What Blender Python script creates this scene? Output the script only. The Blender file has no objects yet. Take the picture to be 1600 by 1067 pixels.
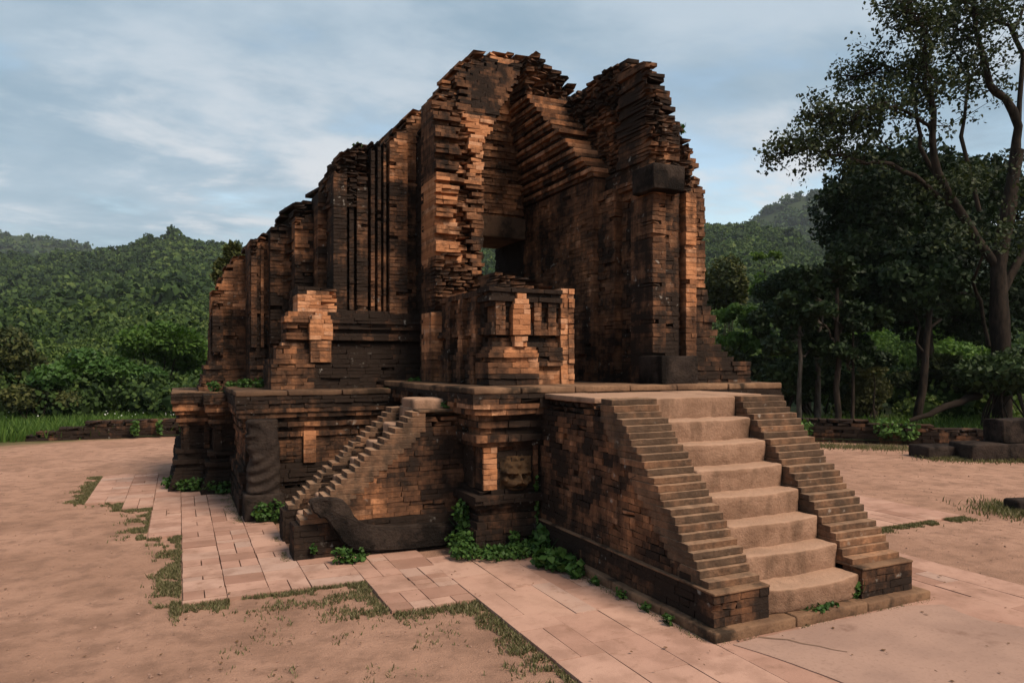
import bpy, bmesh, math, random
import numpy as np
from mathutils import Vector, Matrix, noise as mnoise
from mathutils.bvhtree import BVHTree

SC = bpy.context.scene
COL = SC.collection
R_ = math.radians

# ------------------------------------------------------------------ camera
FPX, EYE, HOR = 1120.0, 1.70, 566.0          # survey of the viewpoint
YAW = R_(24.9)
FW = (math.sin(YAW), math.cos(YAW)); RT = (math.cos(YAW), -math.sin(YAW))
cam_d = bpy.data.cameras.new('camera'); cam = bpy.data.objects.new('camera', cam_d); COL.objects.link(cam)
cam.location = (0, 0, EYE); cam.rotation_euler = (R_(90), 0, -YAW)
cam_d.sensor_width = 36.0; cam_d.lens = FPX / 1600 * 36.0
cam_d.shift_y = (HOR - 533.5) / 1600.0
cam_d.clip_start = 0.05; cam_d.clip_end = 6000
SC.camera = cam

# ------------------------------------------------------------------ world, sun, exposure
SUN_EL, SUN_AZ = R_(50), math.atan2(0.42, -0.91)      # azimuth as a compass angle from +Y towards +X
world = bpy.data.worlds.new('World'); SC.world = world; world.use_nodes = True
def build_world():
    nt = world.node_tree; N = nt.nodes; L = nt.links; N.clear()
    out = N.new('ShaderNodeOutputWorld'); bg = N.new('ShaderNodeBackground')
    sky = N.new('ShaderNodeTexSky'); sky.sky_type = 'NISHITA'; sky.sun_disc = False
    sky.sun_elevation = SUN_EL; sky.sun_rotation = SUN_AZ; sky.air_density = 1.3; sky.dust_density = 1.5
    tc = N.new('ShaderNodeTexCoord')
    sep = N.new('ShaderNodeSeparateXYZ'); L.new(tc.outputs['Generated'], sep.inputs[0])
    def math_(op, a, b=None, clamp=False):
        m = N.new('ShaderNodeMath'); m.operation = op; m.use_clamp = clamp
        for i, v in enumerate((a, b)):
            if v is None: continue
            if isinstance(v, (int, float)): m.inputs[i].default_value = v
            else: L.new(v, m.inputs[i])
        return m.outputs[0]
    zc = math_('ADD', math_('MAXIMUM', sep.outputs[2], 0.0), 0.16)
    cx = math_('DIVIDE', sep.outputs[0], zc); cy = math_('DIVIDE', sep.outputs[1], zc)
    cmb = N.new('ShaderNodeCombineXYZ'); L.new(cx, cmb.inputs[0]); L.new(cy, cmb.inputs[1])
    def nz(scale, detail, rough, off):
        mp = N.new('ShaderNodeMapping'); mp.inputs['Location'].default_value = off
        mp.inputs['Rotation'].default_value = (0, 0, R_(-24)); mp.inputs['Scale'].default_value = (0.85, 1.15, 1)
        L.new(cmb.outputs[0], mp.inputs[0])
        n = N.new('ShaderNodeTexNoise'); n.inputs['Scale'].default_value = scale
        n.inputs['Detail'].default_value = detail; n.inputs['Roughness'].default_value = rough
        n.inputs['Distortion'].default_value = 0.25
        L.new(mp.outputs[0], n.inputs['Vector']); return n.outputs['Fac']
    big = nz(0.6, 7, 0.52, (1.7, 4.1, 0)); fine = nz(1.9, 10, 0.58, (7.1, 2.2, 1)); mid = nz(1.1, 9, 0.57, (3.3, 8.1, 5))
    def ramp(v, a, b):
        m = N.new('ShaderNodeMapRange'); m.interpolation_type = 'SMOOTHSTEP'
        m.inputs[1].default_value = a; m.inputs[2].default_value = b; L.new(v, m.inputs[0]); return m.outputs[0]
    def mix(f, a, b):
        m = N.new('ShaderNodeMix'); m.data_type = 'RGBA'; L.new(f, m.inputs[0])
        for i, v in ((6, a), (7, b)):
            if isinstance(v, tuple): m.inputs[i].default_value = (*v, 1)
            else: L.new(v, m.inputs[i])
        return m.outputs[2]
    sk = N.new('ShaderNodeMix'); sk.data_type = 'RGBA'; sk.blend_type = 'MULTIPLY'; sk.inputs[0].default_value = 1
    L.new(sky.outputs[0], sk.inputs[6]); sk.inputs[7].default_value = (0.80, 0.79, 0.74, 1)
    # a layered grey-blue veil over most of the sky, with paler banks and white heaps low down
    cover = math_('ADD', math_('MULTIPLY', big, 0.6), math_('MULTIPLY', fine, 0.4))
    veil = math_('MULTIPLY', ramp(cover, 0.37, 0.51), 0.93)
    tone = mix(ramp(math_('ADD', math_('MULTIPLY', mid, 0.65), math_('MULTIPLY', fine, 0.35)), 0.40, 0.61), (1.02, 1.46, 1.84), (1.85, 2.20, 2.52))
    c1 = mix(veil, sk.outputs[2], tone)
    heap = ramp(math_('ADD', math_('MULTIPLY', fine, 0.62), math_('MULTIPLY', mid, 0.38)), 0.485, 0.585)
    low = math_('SUBTRACT', 1.0, ramp(sep.outputs[2], 0.16, 0.46))
    c2 = mix(math_('MULTIPLY', math_('MULTIPLY', heap, low), 0.85), c1, (2.95, 2.95, 3.0))
    L.new(c2, bg.inputs[0]); bg.inputs[1].default_value = 0.15
    L.new(bg.outputs[0], out.inputs[0])
build_world()
sun_d = bpy.data.lights.new('sun', 'SUN'); sun = bpy.data.objects.new('sun', sun_d); COL.objects.link(sun)
sun_d.energy = 3.0; sun_d.angle = R_(24); sun_d.color = (1.0, 0.84, 0.67)
sdir = Vector((math.sin(SUN_AZ) * math.cos(SUN_EL), math.cos(SUN_AZ) * math.cos(SUN_EL), math.sin(SUN_EL)))
sun.rotation_euler = sdir.to_track_quat('Z', 'Y').to_euler(); sun.location = sdir * 60
vs = SC.view_settings; vs.view_transform = 'Standard'; vs.look = 'None'; vs.exposure = 0.9; vs.gamma = 1; vs.use_curve_mapping = False
SC.cycles.use_denoising = True
SC.cycles.max_bounces = 6; SC.cycles.diffuse_bounces = 3; SC.cycles.transmission_bounces = 3; SC.cycles.volume_bounces = 0

# ------------------------------------------------------------------ survey helpers (sight line -> point on a known plane)
def ray(px):
    a = (px - 800) / FPX
    return FW[0] + a * RT[0], FW[1] + a * RT[1]
def onY(px, py, Y):
    x, y = ray(px); t = Y / y; return x * t, EYE + (HOR - py) / FPX * t
def onX(px, py, X):
    x, y = ray(px); t = X / x; return y * t, EYE + (HOR - py) / FPX * t
def onG(px, py, z=0.0):
    t = FPX * (EYE - z) / (py - HOR); x, y = ray(px); return x * t, y * t
def atD(px, py, t):
    x, y = ray(px); return Vector((x * t, y * t, EYE + (HOR - py) / FPX * t))
def plan(l, d):                                   # lateral, depth -> world plan
    return RT[0] * l + FW[0] * d, RT[1] * l + FW[1] * d

rng = random.Random(11); nrng = np.random.default_rng(11)

# ------------------------------------------------------------------ materials
class NB:
    def __init__(s, name):
        s.m = bpy.data.materials.new(name); s.m.use_nodes = True
        s.nt = s.m.node_tree; s.N = s.nt.nodes; s.L = s.nt.links
        s.b = s.N['Principled BSDF']; s.b.inputs['Roughness'].default_value = 0.9
        s.b.inputs['Specular IOR Level'].default_value = 0.04
        s.geo = s.N.new('ShaderNodeNewGeometry'); s.pos = s.geo.outputs['Position']
    def put(s, sock, v):
        if isinstance(v, (int, float)): sock.default_value = v
        elif isinstance(v, tuple): sock.default_value = (*v, 1) if len(v) == 3 and len(sock.default_value) == 4 else v
        else: s.L.new(v, sock)
    def noise(s, scale, detail=4, rough=0.55, vec=None, stretch=None, off=None, dist=0):
        v = vec or s.pos
        if stretch or off:
            mp = s.N.new('ShaderNodeMapping'); s.L.new(v, mp.inputs[0])
            if stretch: mp.inputs['Scale'].default_value = stretch
            if off: mp.inputs['Location'].default_value = off
            v = mp.outputs[0]
        n = s.N.new('ShaderNodeTexNoise'); n.inputs['Scale'].default_value = scale
        n.inputs['Detail'].default_value = detail; n.inputs['Roughness'].default_value = rough
        n.inputs['Distortion'].default_value = dist
        s.L.new(v, n.inputs['Vector']); return n.outputs['Fac']
    def math(s, op, a, b=0.0, clamp=False):
        m = s.N.new('ShaderNodeMath'); m.operation = op; m.use_clamp = clamp
        s.put(m.inputs[0], a); s.put(m.inputs[1], b); return m.outputs[0]
    def step(s, v, a, b, lo=0.0, hi=1.0):
        m = s.N.new('ShaderNodeMapRange'); m.interpolation_type = 'SMOOTHSTEP'
        s.put(m.inputs[0], v)
        for i, q in enumerate((a, b, lo, hi)): m.inputs[i + 1].default_value = q
        return m.outputs[0]
    def ramp(s, v, stops):
        r = s.N.new('ShaderNodeValToRGB'); e = r.color_ramp.elements
        while len(e) < len(stops): e.new(0.5)
        for el, (p, c) in zip(e, stops): el.position = p; el.color = (*c, 1)
        s.L.new(v, r.inputs[0]); return r.outputs[0]
    def mix(s, f, a, b, mode='MIX'):
        m = s.N.new('ShaderNodeMix'); m.data_type = 'RGBA'; m.blend_type = mode
        s.put(m.inputs[0], f); s.put(m.inputs[6], a); s.put(m.inputs[7], b); return m.outputs[2]
    def tint(s):
        a = s.N.new('ShaderNodeAttribute'); a.attribute_name = 'tint'
        o = s.N.new('ShaderNodeObjectInfo')
        v = s.N.new('ShaderNodeVectorMath'); v.operation = 'ADD'
        s.L.new(a.outputs['Color'], v.inputs[0]); s.L.new(o.outputs['Color'], v.inputs[1])
        sp = s.N.new('ShaderNodeSeparateXYZ'); s.L.new(v.outputs[0], sp.inputs[0]); return sp.outputs
    def bump(s, h, strength=0.4, dist=0.02):
        b = s.N.new('ShaderNodeBump'); b.inputs['Strength'].default_value = strength; b.inputs['Distance'].default_value = dist
        s.L.new(h, b.inputs['Height']); s.L.new(b.outputs[0], s.b.inputs['Normal'])
    def col(s, c): s.put(s.b.inputs['Base Color'], c); return s.m

def mat_brick():
    k = NB('weathered_brick'); r, g, b = k.tint()
    n1 = k.noise(1.5, 9, 0.66); n2 = k.noise(1.0, 6, 0.62, stretch=(7, 7, 0.8)); n3 = k.noise(10, 6, 0.65)
    clean = k.ramp(r, [(0, (0.27, 0.115, 0.054)), (0.35, (0.37, 0.160, 0.074)), (0.75, (0.45, 0.205, 0.100)), (1, (0.47, 0.255, 0.150))])
    clean = k.mix(k.step(n3, 0.35, 0.7, 0, 0.45), clean, (0.24, 0.10, 0.05))
    v = k.math('ADD', k.math('ADD', k.math('MULTIPLY', n1, 0.46), k.math('MULTIPLY', n2, 0.30)), k.math('MULTIPLY', n3, 0.24))
    v = k.math('ADD', v, k.math('MULTIPLY', k.math('SUBTRACT', k.math('FRACT', k.math('MULTIPLY', r, 7.31)), 0.5), 0.05))
    v = k.math('ADD', v, k.math('SUBTRACT', g, 0.5))
    c = k.mix(k.step(v, 0.262, 0.40, 0, 0.90), clean, (0.092, 0.046, 0.027))
    c = k.mix(k.step(v, 0.375, 0.52), c, (0.024, 0.0165, 0.013))
    sp = k.noise(17, 3, 0.5); sp2 = k.noise(2.1, 3, 0.5, off=(4, 9, 2))
    c = k.mix(k.math('MULTIPLY', k.step(sp, 0.62, 0.72), k.step(sp2, 0.5, 0.64, 0, 0.5)), c, (0.34, 0.31, 0.27))
    up = k.N.new('ShaderNodeSeparateXYZ'); k.L.new(k.geo.outputs['True Normal'], up.inputs[0])
    dust = k.math('MULTIPLY', b, k.step(up.outputs[2], 0.3, 0.9, 0.32, 1.0))
    c = k.mix(k.math('MULTIPLY', dust, k.step(n3, 0.3, 0.65, 1.0, 0.55)), c, (0.33, 0.205, 0.130))     # trodden dusty tan, painted paler on upward faces to stand in for sky light
    k.bump(k.math('ADD', k.noise(38, 6, 0.65), k.math('MULTIPLY', n3, 1.5)), 0.7, 0.014)
    return k.col(c)
def mat_stone(name, a, bcol, dark, stain=0.5, scale=3.0, bump=0.4):
    k = NB(name)
    n = k.noise(scale, 7, 0.6); f = k.noise(40, 5, 0.65)
    c = k.mix(k.step(n, 0.35, 0.65), a, bcol)
    c = k.mix(k.step(k.noise(2.2, 6, 0.65, off=(3, 1, 7)), stain, stain + 0.14), c, dark)
    c = k.mix(k.step(f, 0.5, 0.75, 0, 0.45), c, dark)
    k.bump(k.math('ADD', f, k.noise(9, 4, 0.6)), bump, 0.02)
    return k.col(c)
def mat_tread():
    k = NB('worn_sandstone_tread')
    n = k.noise(4, 7, 0.62); f = k.noise(55, 5, 0.7)
    c = k.mix(k.step(n, 0.32, 0.68), (0.285, 0.171, 0.115), (0.185, 0.108, 0.071))
    c = k.mix(k.step(k.noise(1.6, 5, 0.6, stretch=(3, 3, 1)), 0.50, 0.66, 0, 0.6), c, (0.085, 0.052, 0.034))
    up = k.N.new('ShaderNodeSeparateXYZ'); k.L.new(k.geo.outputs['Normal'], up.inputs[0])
    c = k.mix(k.step(up.outputs[2], 0.5, 0.95, 0, 0.6), c, (0.36, 0.224, 0.152))  # upward faces painted paler, putting light from above into the colour
    c = k.mix(k.step(f, 0.52, 0.78, 0, 0.4), c, (0.12, 0.07, 0.042))
    k.bump(k.math('ADD', f, k.math('MULTIPLY', k.noise(20, 5, 0.65), 1.5)), 0.45, 0.02)
    return k.col(c)
def mat_tile():
    k = NB('terracotta_paver'); r, g, b = k.tint()
    n = k.noise(3.5, 6, 0.6); f = k.noise(60, 5, 0.7)
    c = k.ramp(r, [(0, (0.255, 0.140, 0.102)), (0.4, (0.345, 0.200, 0.149)), (0.75, (0.395, 0.240, 0.180)), (1, (0.35, 0.232, 0.184))])
    c = k.mix(k.step(n, 0.40, 0.68, 0, 0.65), c, (0.21, 0.118, 0.085))
    c = k.mix(k.step(k.noise(11, 5, 0.6), 0.56, 0.72, 0, 0.5), c, (0.18, 0.10, 0.066))
    c = k.mix(k.step(k.noise(0.7, 5, 0.6), 0.48, 0.68, 0, 0.45), c, (0.41, 0.255, 0.190))
    c = k.mix(k.step(f, 0.55, 0.8, 0, 0.3), c, (0.15, 0.08, 0.06))
    c = k.mix(k.step(g, 0.0, 1.0), c, (0.10, 0.062, 0.045))
    k.bump(k.math('ADD', f, n), 0.35, 0.008)
    return k.col(c)
def mat_dirt():
    k = NB('packed_red_earth')
    n = k.noise(0.55, 8, 0.62); m = k.noise(5, 7, 0.65); f = k.noise(70, 6, 0.75)
    c = k.mix(k.step(n, 0.35, 0.66), (0.412, 0.240, 0.168), (0.322, 0.184, 0.126))
    c = k.mix(k.step(k.noise(1.7, 6, 0.6, off=(5, 2, 0)), 0.48, 0.66, 0, 0.55), c, (0.225, 0.128, 0.088))
    c = k.mix(k.step(m, 0.42, 0.68, 0, 0.7), c, (0.215, 0.125, 0.088))
    c = k.mix(k.step(f, 0.55, 0.78, 0, 0.5), c, (0.15, 0.085, 0.062))
    c = k.mix(k.step(k.noise(110, 3, 0.6), 0.66, 0.74, 0, 0.5), c, (0.47, 0.35, 0.29))
    # wild growth replaces the trodden earth beyond the yard
    d = k.N.new('ShaderNodeVectorMath'); d.operation = 'DISTANCE'; k.L.new(k.pos, d.inputs[0]); d.inputs[1].default_value = (3.5, 5.5, 0)
    far = k.step(k.math('ADD', d.outputs['Value'], k.math('MULTIPLY', k.noise(0.5, 5), 3.0)), 14.6, 15.8)
    c = k.mix(far, c, k.mix(k.noise(0.9, 6), (0.055, 0.075, 0.022), (0.09, 0.075, 0.035)))
    k.bump(k.math('ADD', k.math('MULTIPLY', m, 1.2), f), 0.8, 0.03)
    return k.col(c)
def mat_leaf(name, ramp, trans=0.25, rough=0.55):
    k = NB(name); r, g, b = k.tint()
    c = k.ramp(r, ramp); k.b.inputs['Roughness'].default_value = rough; k.b.inputs['Specular IOR Level'].default_value = 0.10
    k.col(c)
    t = k.N.new('ShaderNodeBsdfTranslucent'); k.L.new(k.mix(1.0, c, (1.1, 1.25, 0.6), 'MULTIPLY'), t.inputs[0])
    ms = k.N.new('ShaderNodeMixShader'); ms.inputs[0].default_value = trans
    k.L.new(k.b.outputs[0], ms.inputs[1]); k.L.new(t.outputs[0], ms.inputs[2])
    k.L.new(ms.outputs[0], k.N['Material Output'].inputs[0]); return k.m
def mat_bark(name, a, b_):
    k = NB(name); n = k.noise(6, 6, 0.65, stretch=(2, 2, 0.5))
    k.bump(n, 0.8, 0.03); return k.col(k.mix(k.step(n, 0.35, 0.65), a, b_))
def mat_plain(name, c, rough=0.9):
    k = NB(name); k.b.inputs['Roughness'].default_value = rough
    return k.col(k.mix(k.step(k.noise(12, 5), 0.3, 0.7), c, tuple(q * 0.7 for q in c)))

M = dict(
    brick=mat_brick(), tread=mat_tread(), tile=mat_tile(), dirt=mat_dirt(),
    slab=mat_stone('dusty_brown_slab', (0.20, 0.115, 0.068), (0.115, 0.066, 0.041), (0.035, 0.024, 0.017), 0.48),
    dark=mat_stone('blackened_sandstone', (0.026, 0.019, 0.016), (0.042, 0.030, 0.024), (0.010, 0.008, 0.007), 0.46, 6.0, 0.9),
    lintel=mat_stone('brown_lintel_stone', (0.115, 0.068, 0.042), (0.075, 0.044, 0.029), (0.03, 0.02, 0.014), 0.5),
    ochre=mat_stone('ochre_carved_stone', (0.095, 0.055, 0.029), (0.068, 0.039, 0.021), (0.018, 0.013, 0.009), 0.50, 8.0, 0.3),
    cement=mat_stone('grey_cement_screed', (0.30, 0.19, 0.145), (0.245, 0.155, 0.12), (0.17, 0.10, 0.075), 0.60, 2.0, 0.15),
    leaf_dark=mat_leaf('dark_evergreen_leaf', [(0, (0.008, 0.014, 0.006)), (0.5, (0.016, 0.028, 0.010)), (1, (0.034, 0.052, 0.016))], 0.12),
    leaf_open=mat_leaf('olive_leaf', [(0, (0.012, 0.018, 0.008)), (0.55, (0.032, 0.042, 0.015)), (1, (0.080, 0.082, 0.026))], 0.15),
    leaf_bright=mat_leaf('fresh_green_leaf', [(0, (0.028, 0.058, 0.012)), (0.5, (0.055, 0.105, 0.020)), (1, (0.10, 0.155, 0.034))], 0.3),
    leaf_weed=mat_leaf('weed_leaf', [(0, (0.022, 0.052, 0.014)), (0.5, (0.045, 0.092, 0.022)), (1, (0.085, 0.145, 0.036))], 0.25, 0.45),
    leaf_dry=mat_leaf('yellowish_thicket_leaf', [(0, (0.045, 0.048, 0.017)), (0.5, (0.085, 0.085, 0.032)), (1, (0.13, 0.12, 0.05))], 0.25),
    forest=mat_leaf('forest_leaf', [(0, (0.014, 0.027, 0.009)), (0.4, (0.038, 0.066, 0.017)), (0.75, (0.076, 0.110, 0.027)), (1, (0.125, 0.145, 0.044))], 0.2, 0.7),
    grass=mat_leaf('short_grass', [(0, (0.085, 0.066, 0.035)), (0.5, (0.100, 0.100, 0.042)), (1, (0.200, 0.165, 0.095))], 0.25, 0.7),
    bark=mat_bark('grey_brown_bark', (0.036, 0.026, 0.020), (0.014, 0.011, 0.009)),
    bark_pale=mat_bark('pale_bark', (0.085, 0.072, 0.060), (0.03, 0.025, 0.02)),
    hill=mat_plain('hill_undergrowth', (0.030, 0.042, 0.016)),
    pebble=mat_plain('pebble', (0.26, 0.16, 0.12)), flower=mat_plain('white_petal', (0.75, 0.75, 0.68)),
    joint=mat_plain('joint_soil', (0.17, 0.105, 0.075)), litter=mat_plain('dead_leaf', (0.12, 0.065, 0.035)), wood=mat_plain('dead_wood', (0.018, 0.013, 0.010)),
)

# ------------------------------------------------------------------ object helpers
def link(o, parent=None):
    COL.objects.link(o)
    if parent is not None: o.parent = parent
    return o
def tag(o, label=None, cat=None, group=None, kind=None):
    if label: o['label'] = label
    if cat: o['category'] = cat
    if group: o['group'] = group
    if kind: o['kind'] = kind
    return o
def empty(name, loc=(0, 0, 0)):
    o = bpy.data.objects.new(name, None); o.location = loc; o.empty_display_size = 0.2; return link(o)
def child(o, parent):                               # keeps world placement, thing empties are unrotated
    o.parent = parent; o.matrix_parent_inverse = Matrix.Translation(-Vector(parent.matrix_basis.translation)) if parent.type == 'EMPTY' else Matrix()
    return o
def mesh_np(name, V, F, mat, tint=None, smooth=False):
    me = bpy.data.meshes.new(name); V = np.asarray(V, np.float32); F = np.asarray(F, np.int32)
    n, k = F.shape
    me.vertices.add(len(V)); me.vertices.foreach_set('co', V.ravel())
    me.loops.add(n * k); me.loops.foreach_set('vertex_index', F.ravel())
    me.polygons.add(n); me.polygons.foreach_set('loop_start', np.arange(0, n * k, k, dtype=np.int32))
    me.polygons.foreach_set('use_smooth', np.full(n, bool(smooth)))
    if tint is not None:
        a = me.attributes.new('tint', 'FLOAT_COLOR', 'POINT'); t = np.ones((len(V), 4), np.float32); t[:, :3] = tint
        a.data.foreach_set('color', t.ravel())
    me.update(calc_edges=True); me.materials.append(M[mat]); return me
def obj(name, me, parent=None):
    o = bpy.data.objects.new(name, me); o.color = (0, 0, 0, 1); link(o)
    if parent is not None: child(o, parent)
    return o
def rbox(lo, hi, r=0.02, seg=6, amp=0.0, freq=3.0, seed=0, fn=None, maxcell=0.06):
    """rounded, roughened block as V, F"""
    lo = np.array(lo, float); hi = np.array(hi, float); ext = hi - lo
    r = min(r, ext.min() * 0.3)
    grid = []
    for e in ext:
        m = int(np.clip(np.ceil((e - 2 * r) / maxcell), 1, 26)); grid.append(np.concatenate([[0], np.linspace(r, e - r, m + 1), [e]]))
    n = np.array([len(q) - 1 for q in grid])
    V = []; F = []; idx = {}
    def vid(i, j, k):
        q = (i, j, k)
        if q not in idx:
            idx[q] = len(V); V.append(lo + np.array([grid[0][i], grid[1][j], grid[2][k]]))
        return idx[q]
    for ax in range(3):
        a, b = [(1, 2), (2, 0), (0, 1)][ax]
        for side in (0, n[ax]):
            for i in range(n[a]):
                for j in range(n[b]):
                    q = []
                    for (di, dj) in ((0, 0), (1, 0), (1, 1), (0, 1)):
                        c = [0, 0, 0]; c[ax] = side; c[a] = i + di; c[b] = j + dj; q.append(vid(*c))
                    F.append(q if side else q[::-1])
    V = np.array(V)
    q = np.clip(V, lo + r, hi - r); d = V - q; ln = np.linalg.norm(d, axis=1, keepdims=True); ln[ln == 0] = 1
    V = q + d / ln * r
    if fn is not None: V = fn(V)
    if amp:
        c = (lo + hi) / 2
        for i, p in enumerate(V):
            w = mnoise.noise_vector(Vector((p[0] * freq + seed * 7.3, p[1] * freq, p[2] * freq)))
            w2 = mnoise.noise_vector(Vector((p[0] * freq * 3.1, p[1] * freq * 3.1 + seed, p[2] * freq * 3.1)))
            V[i] += (np.array(w) + 0.4 * np.array(w2)) * amp
    return V, np.array(F)
def stone(name, lo, hi, mat, parent=None, **kw):
    V, F = rbox(lo, hi, **kw); return obj(name, mesh_np(name, V, F, mat, smooth=kw.get('smooth', True) if False else True), parent)
def tube(pts, rad, sides=7):
    pts = [Vector(p) for p in pts]; V = []; F = []
    for i, p in enumerate(pts):
        d = (pts[min(i + 1, len(pts) - 1)] - pts[max(i - 1, 0)]).normalized()
        u = d.cross(Vector((0.31, 0.83, 0.2))).normalized(); w = d.cross(u)
        for j in range(sides):
            a = 2 * math.pi * j / sides; V.append(p + (u * math.cos(a) + w * math.sin(a)) * rad[i])
    for i in range(len(pts) - 1):
        for j in range(sides):
            F.append((i * sides + j, i * sides + (j + 1) % sides, (i + 1) * sides + (j + 1) % sides, (i + 1) * sides + j))
    return np.array([tuple(v) for v in V]), np.array(F)
def merge(parts):
    Vs = []; Fs = []; o = 0
    for V, F in parts: Vs.append(V); Fs.append(np.asarray(F) + o); o += len(V)
    return np.concatenate(Vs), np.concatenate(Fs)

# ------------------------------------------------------------------ bricks
THINGS = {}                                        # part object key -> list of bricks
class Brick:
    __slots__ = ('var', 'o', 'u', 'n', 'L', 'H', 'D', 'rnd', 'st', 'dust', 'tilt')
def make_part(thing, name, label=None):
    key = (thing, name); THINGS.setdefault(key, {'bricks': [], 'label': label}); return key
def add_brick(part, ox, oy, z0, ux, uy, L, H, D, st=0.5, dust=0.0, rnd=None, tilt=0.0, chip=False):
    """o = outer lower start corner; u along; n outward = (uy,-ux)"""
    b = Brick(); b.o = (ox, oy, z0); b.u = (ux, uy); b.n = (uy, -ux); b.L = L; b.H = H; b.D = D
    b.rnd = rng.random() if rnd is None else rnd; b.st = st; b.dust = dust; b.tilt = tilt; b.var = int(b.rnd * 9973) % 8 + (8 if chip else 0)
    THINGS[part]['bricks'].append(b)
def val(f, s, z): return f(s, z) if callable(f) else f
def stain_at(st, s, z, x, y):                        # zone borders wander so that no straight line shows
    w = mnoise.noise_vector(Vector((x * 2.2 + 3, y * 2.2, z * 2.2))); p = .11 * mnoise.noise(Vector((x * 3.4, y * 3.4 + 7, z * 4.2)))
    if not callable(st): return st + p
    return p + .5 * st(s + w.x * .22, z + w.y * .10) + .5 * st(s + w.z * .10 + rng.gauss(0, .05), z + rng.gauss(0, .035))
def courses(z0, z1, ch, breaks=()):
    bs = sorted({z0, z1, *[b for b in breaks if z0 + 0.015 < b < z1 - 0.015]}); out = []
    for a, b in zip(bs, bs[1:]):
        n = max(1, round((b - a) / ch)); w = [rng.uniform(0.86, 1.14) for _ in range(n)]; t = sum(w); z = a
        for q in w: out.append((z, z + (b - a) * q / t)); z += (b - a) * q / t
    return out
def face(part, p0, p1, z0, z1, ch=0.046, bl=0.17, depth=0.26, off=0.0, keep=None, jit=0.003, rough=0.0, st=0.5,
         segs=None, breaks=(), ext=(0, 0), cut=(0, 0), out=0.02, dust=0.0, smax=None):
    (ax, ay), (bx, by) = p0, p1; LL = math.hypot(bx - ax, by - ay); ux, uy = (bx - ax) / LL, (by - ay) / LL; nx, ny = uy, -ux
    for zi, (za, zb) in enumerate(courses(z0, z1, ch, breaks)):
        zm = (za + zb) / 2; crs = rng.uniform(-1, 1) * jit
        for (sa, sb, so) in (segs or [(0, LL, 0)]):
            o0 = val(off, (sa + sb) / 2, zm)
            a = sa - (ext[0] * o0 if sa <= 1e-6 else 0) + (cut[0] if sa <= 1e-6 else 0)
            b = sb + (ext[1] * o0 if sb >= LL - 1e-6 else 0) - (cut[1] if sb >= LL - 1e-6 else 0)
            if smax: b = min(b, smax(zm))
            s = a; first = True
            while s < b - 0.012:
                ln = bl * rng.uniform(0.62, 1.4)
                if first: ln *= rng.uniform(0.45, 1.0); first = False
                e = s + ln
                if b - e < bl * 0.3: e = b
                sm = (s + e) / 2
                if keep is None or keep(sm, zm):
                    o = val(off, sm, zm) + val(so, sm, zm) + crs + rng.gauss(0, jit)
                    rf = val(rough, sm, zm)
                    if rf: o += rng.uniform(-1, 0.7) * rf
                    ya = rng.gauss(0, min(.10, rf * 1.1)) if rf > .02 else 0; ca, sa_ = math.cos(ya), math.sin(ya); ux2, uy2 = ux * ca - uy * sa_, ux * sa_ + uy * ca
                    if rng.random() < out: o += rng.uniform(-0.035, 0.02)
                    add_brick(part, ax + ux * s + nx * o, ay + uy * s + ny * o, za, ux2, uy2, e - s, zb - za, max(depth + o, .12), stain_at(st, sm, zm, ax + ux * sm, ay + uy * sm), dust,
                              tilt=rng.gauss(0, 0.002 + rf * 0.12), chip=rf > .02 or rng.random() < .03 or (keep is not None and not keep(sm, zm + .10)))
                s = e
def prof(tab):
    def f(s, z):
        for a, b, o in tab:
            if a <= z < b: return o if not isinstance(o, tuple) else o[0] + (o[1] - o[0]) * (z - a) / (b - a)
        return tab[-1][2] if not isinstance(tab[-1][2], tuple) else tab[-1][2][1]
    f.breaks = [q for t in tab for q in t[:2]]; return f
def block(part, x0, x1, y0, y1, z0, z1, pr=None, faces='YX', **kw):
    off = pr or 0.0; br = pr.breaks if pr else ()
    dd = kw.get('depth', 0.26)
    if 'Y' in faces: face(part, (x0, y0), (x1, y0), z0, z1, off=off, breaks=br, ext=(1, 1), **kw)
    if 'X' in faces: face(part, (x0, y1), (x0, y0), z0, z1, off=off, breaks=br, ext=(0, 1), cut=(0, dd - 0.03), **kw)
    if 'R' in faces: face(part, (x1, y0), (x1, y1), z0, z1, off=off, breaks=br, ext=(1, 0), cut=(dd - 0.03, 0), **kw)
    if 'B' in faces: face(part, (x1, y1), (x0, y1), z0, z1, off=off, breaks=br, ext=(0, 0), cut=(dd - 0.03, dd - 0.03), **kw)
def sil(points, conv, jag=0.05):
    """top outline: list of sight points on the wall's plane -> keep(coordinate)->z"""
    q = [conv(*p) for p in points]; q.sort(); xs = [a for a, b in q]; zs = [b for a, b in q]
    return lambda x: float(np.interp(x, xs, zs)) + rng.uniform(-jag, jag)

# unit brick variants (u, n, z) ; outer face at n=0, back at n=-1
def unit_brick(seed):
    r = random.Random(seed); V = []
    for (iu, iz) in ((0, 0), (1, 0), (1, 1), (0, 1)):
        if seed >= 8: V.append((abs(iu - r.random() ** 2 * .22), -r.random() ** 2 * .22, abs(iz - r.random() ** 1.5 * .38))); continue
        eu = 0.003 + r.random() * 0.008; ez = 0.012 + r.random() * 0.022
        if r.random() < 0.16: eu += r.random() * 0.05; ez += r.random() * 0.14
        V.append((abs(iu - eu), -r.random() * 0.02, abs(iz - ez)))
    for (iu, iz) in ((0, 0), (1, 0), (1, 1), (0, 1)): V.append((iu, -1, iz))
    return V
UF = [(0, 1, 2, 3), (7, 6, 5, 4), (1, 0, 4, 5), (2, 1, 5, 6), (3, 2, 6, 7), (0, 3, 7, 4)]
UV_ = [np.array(unit_brick(s)) for s in range(16)]
UM = []
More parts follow.
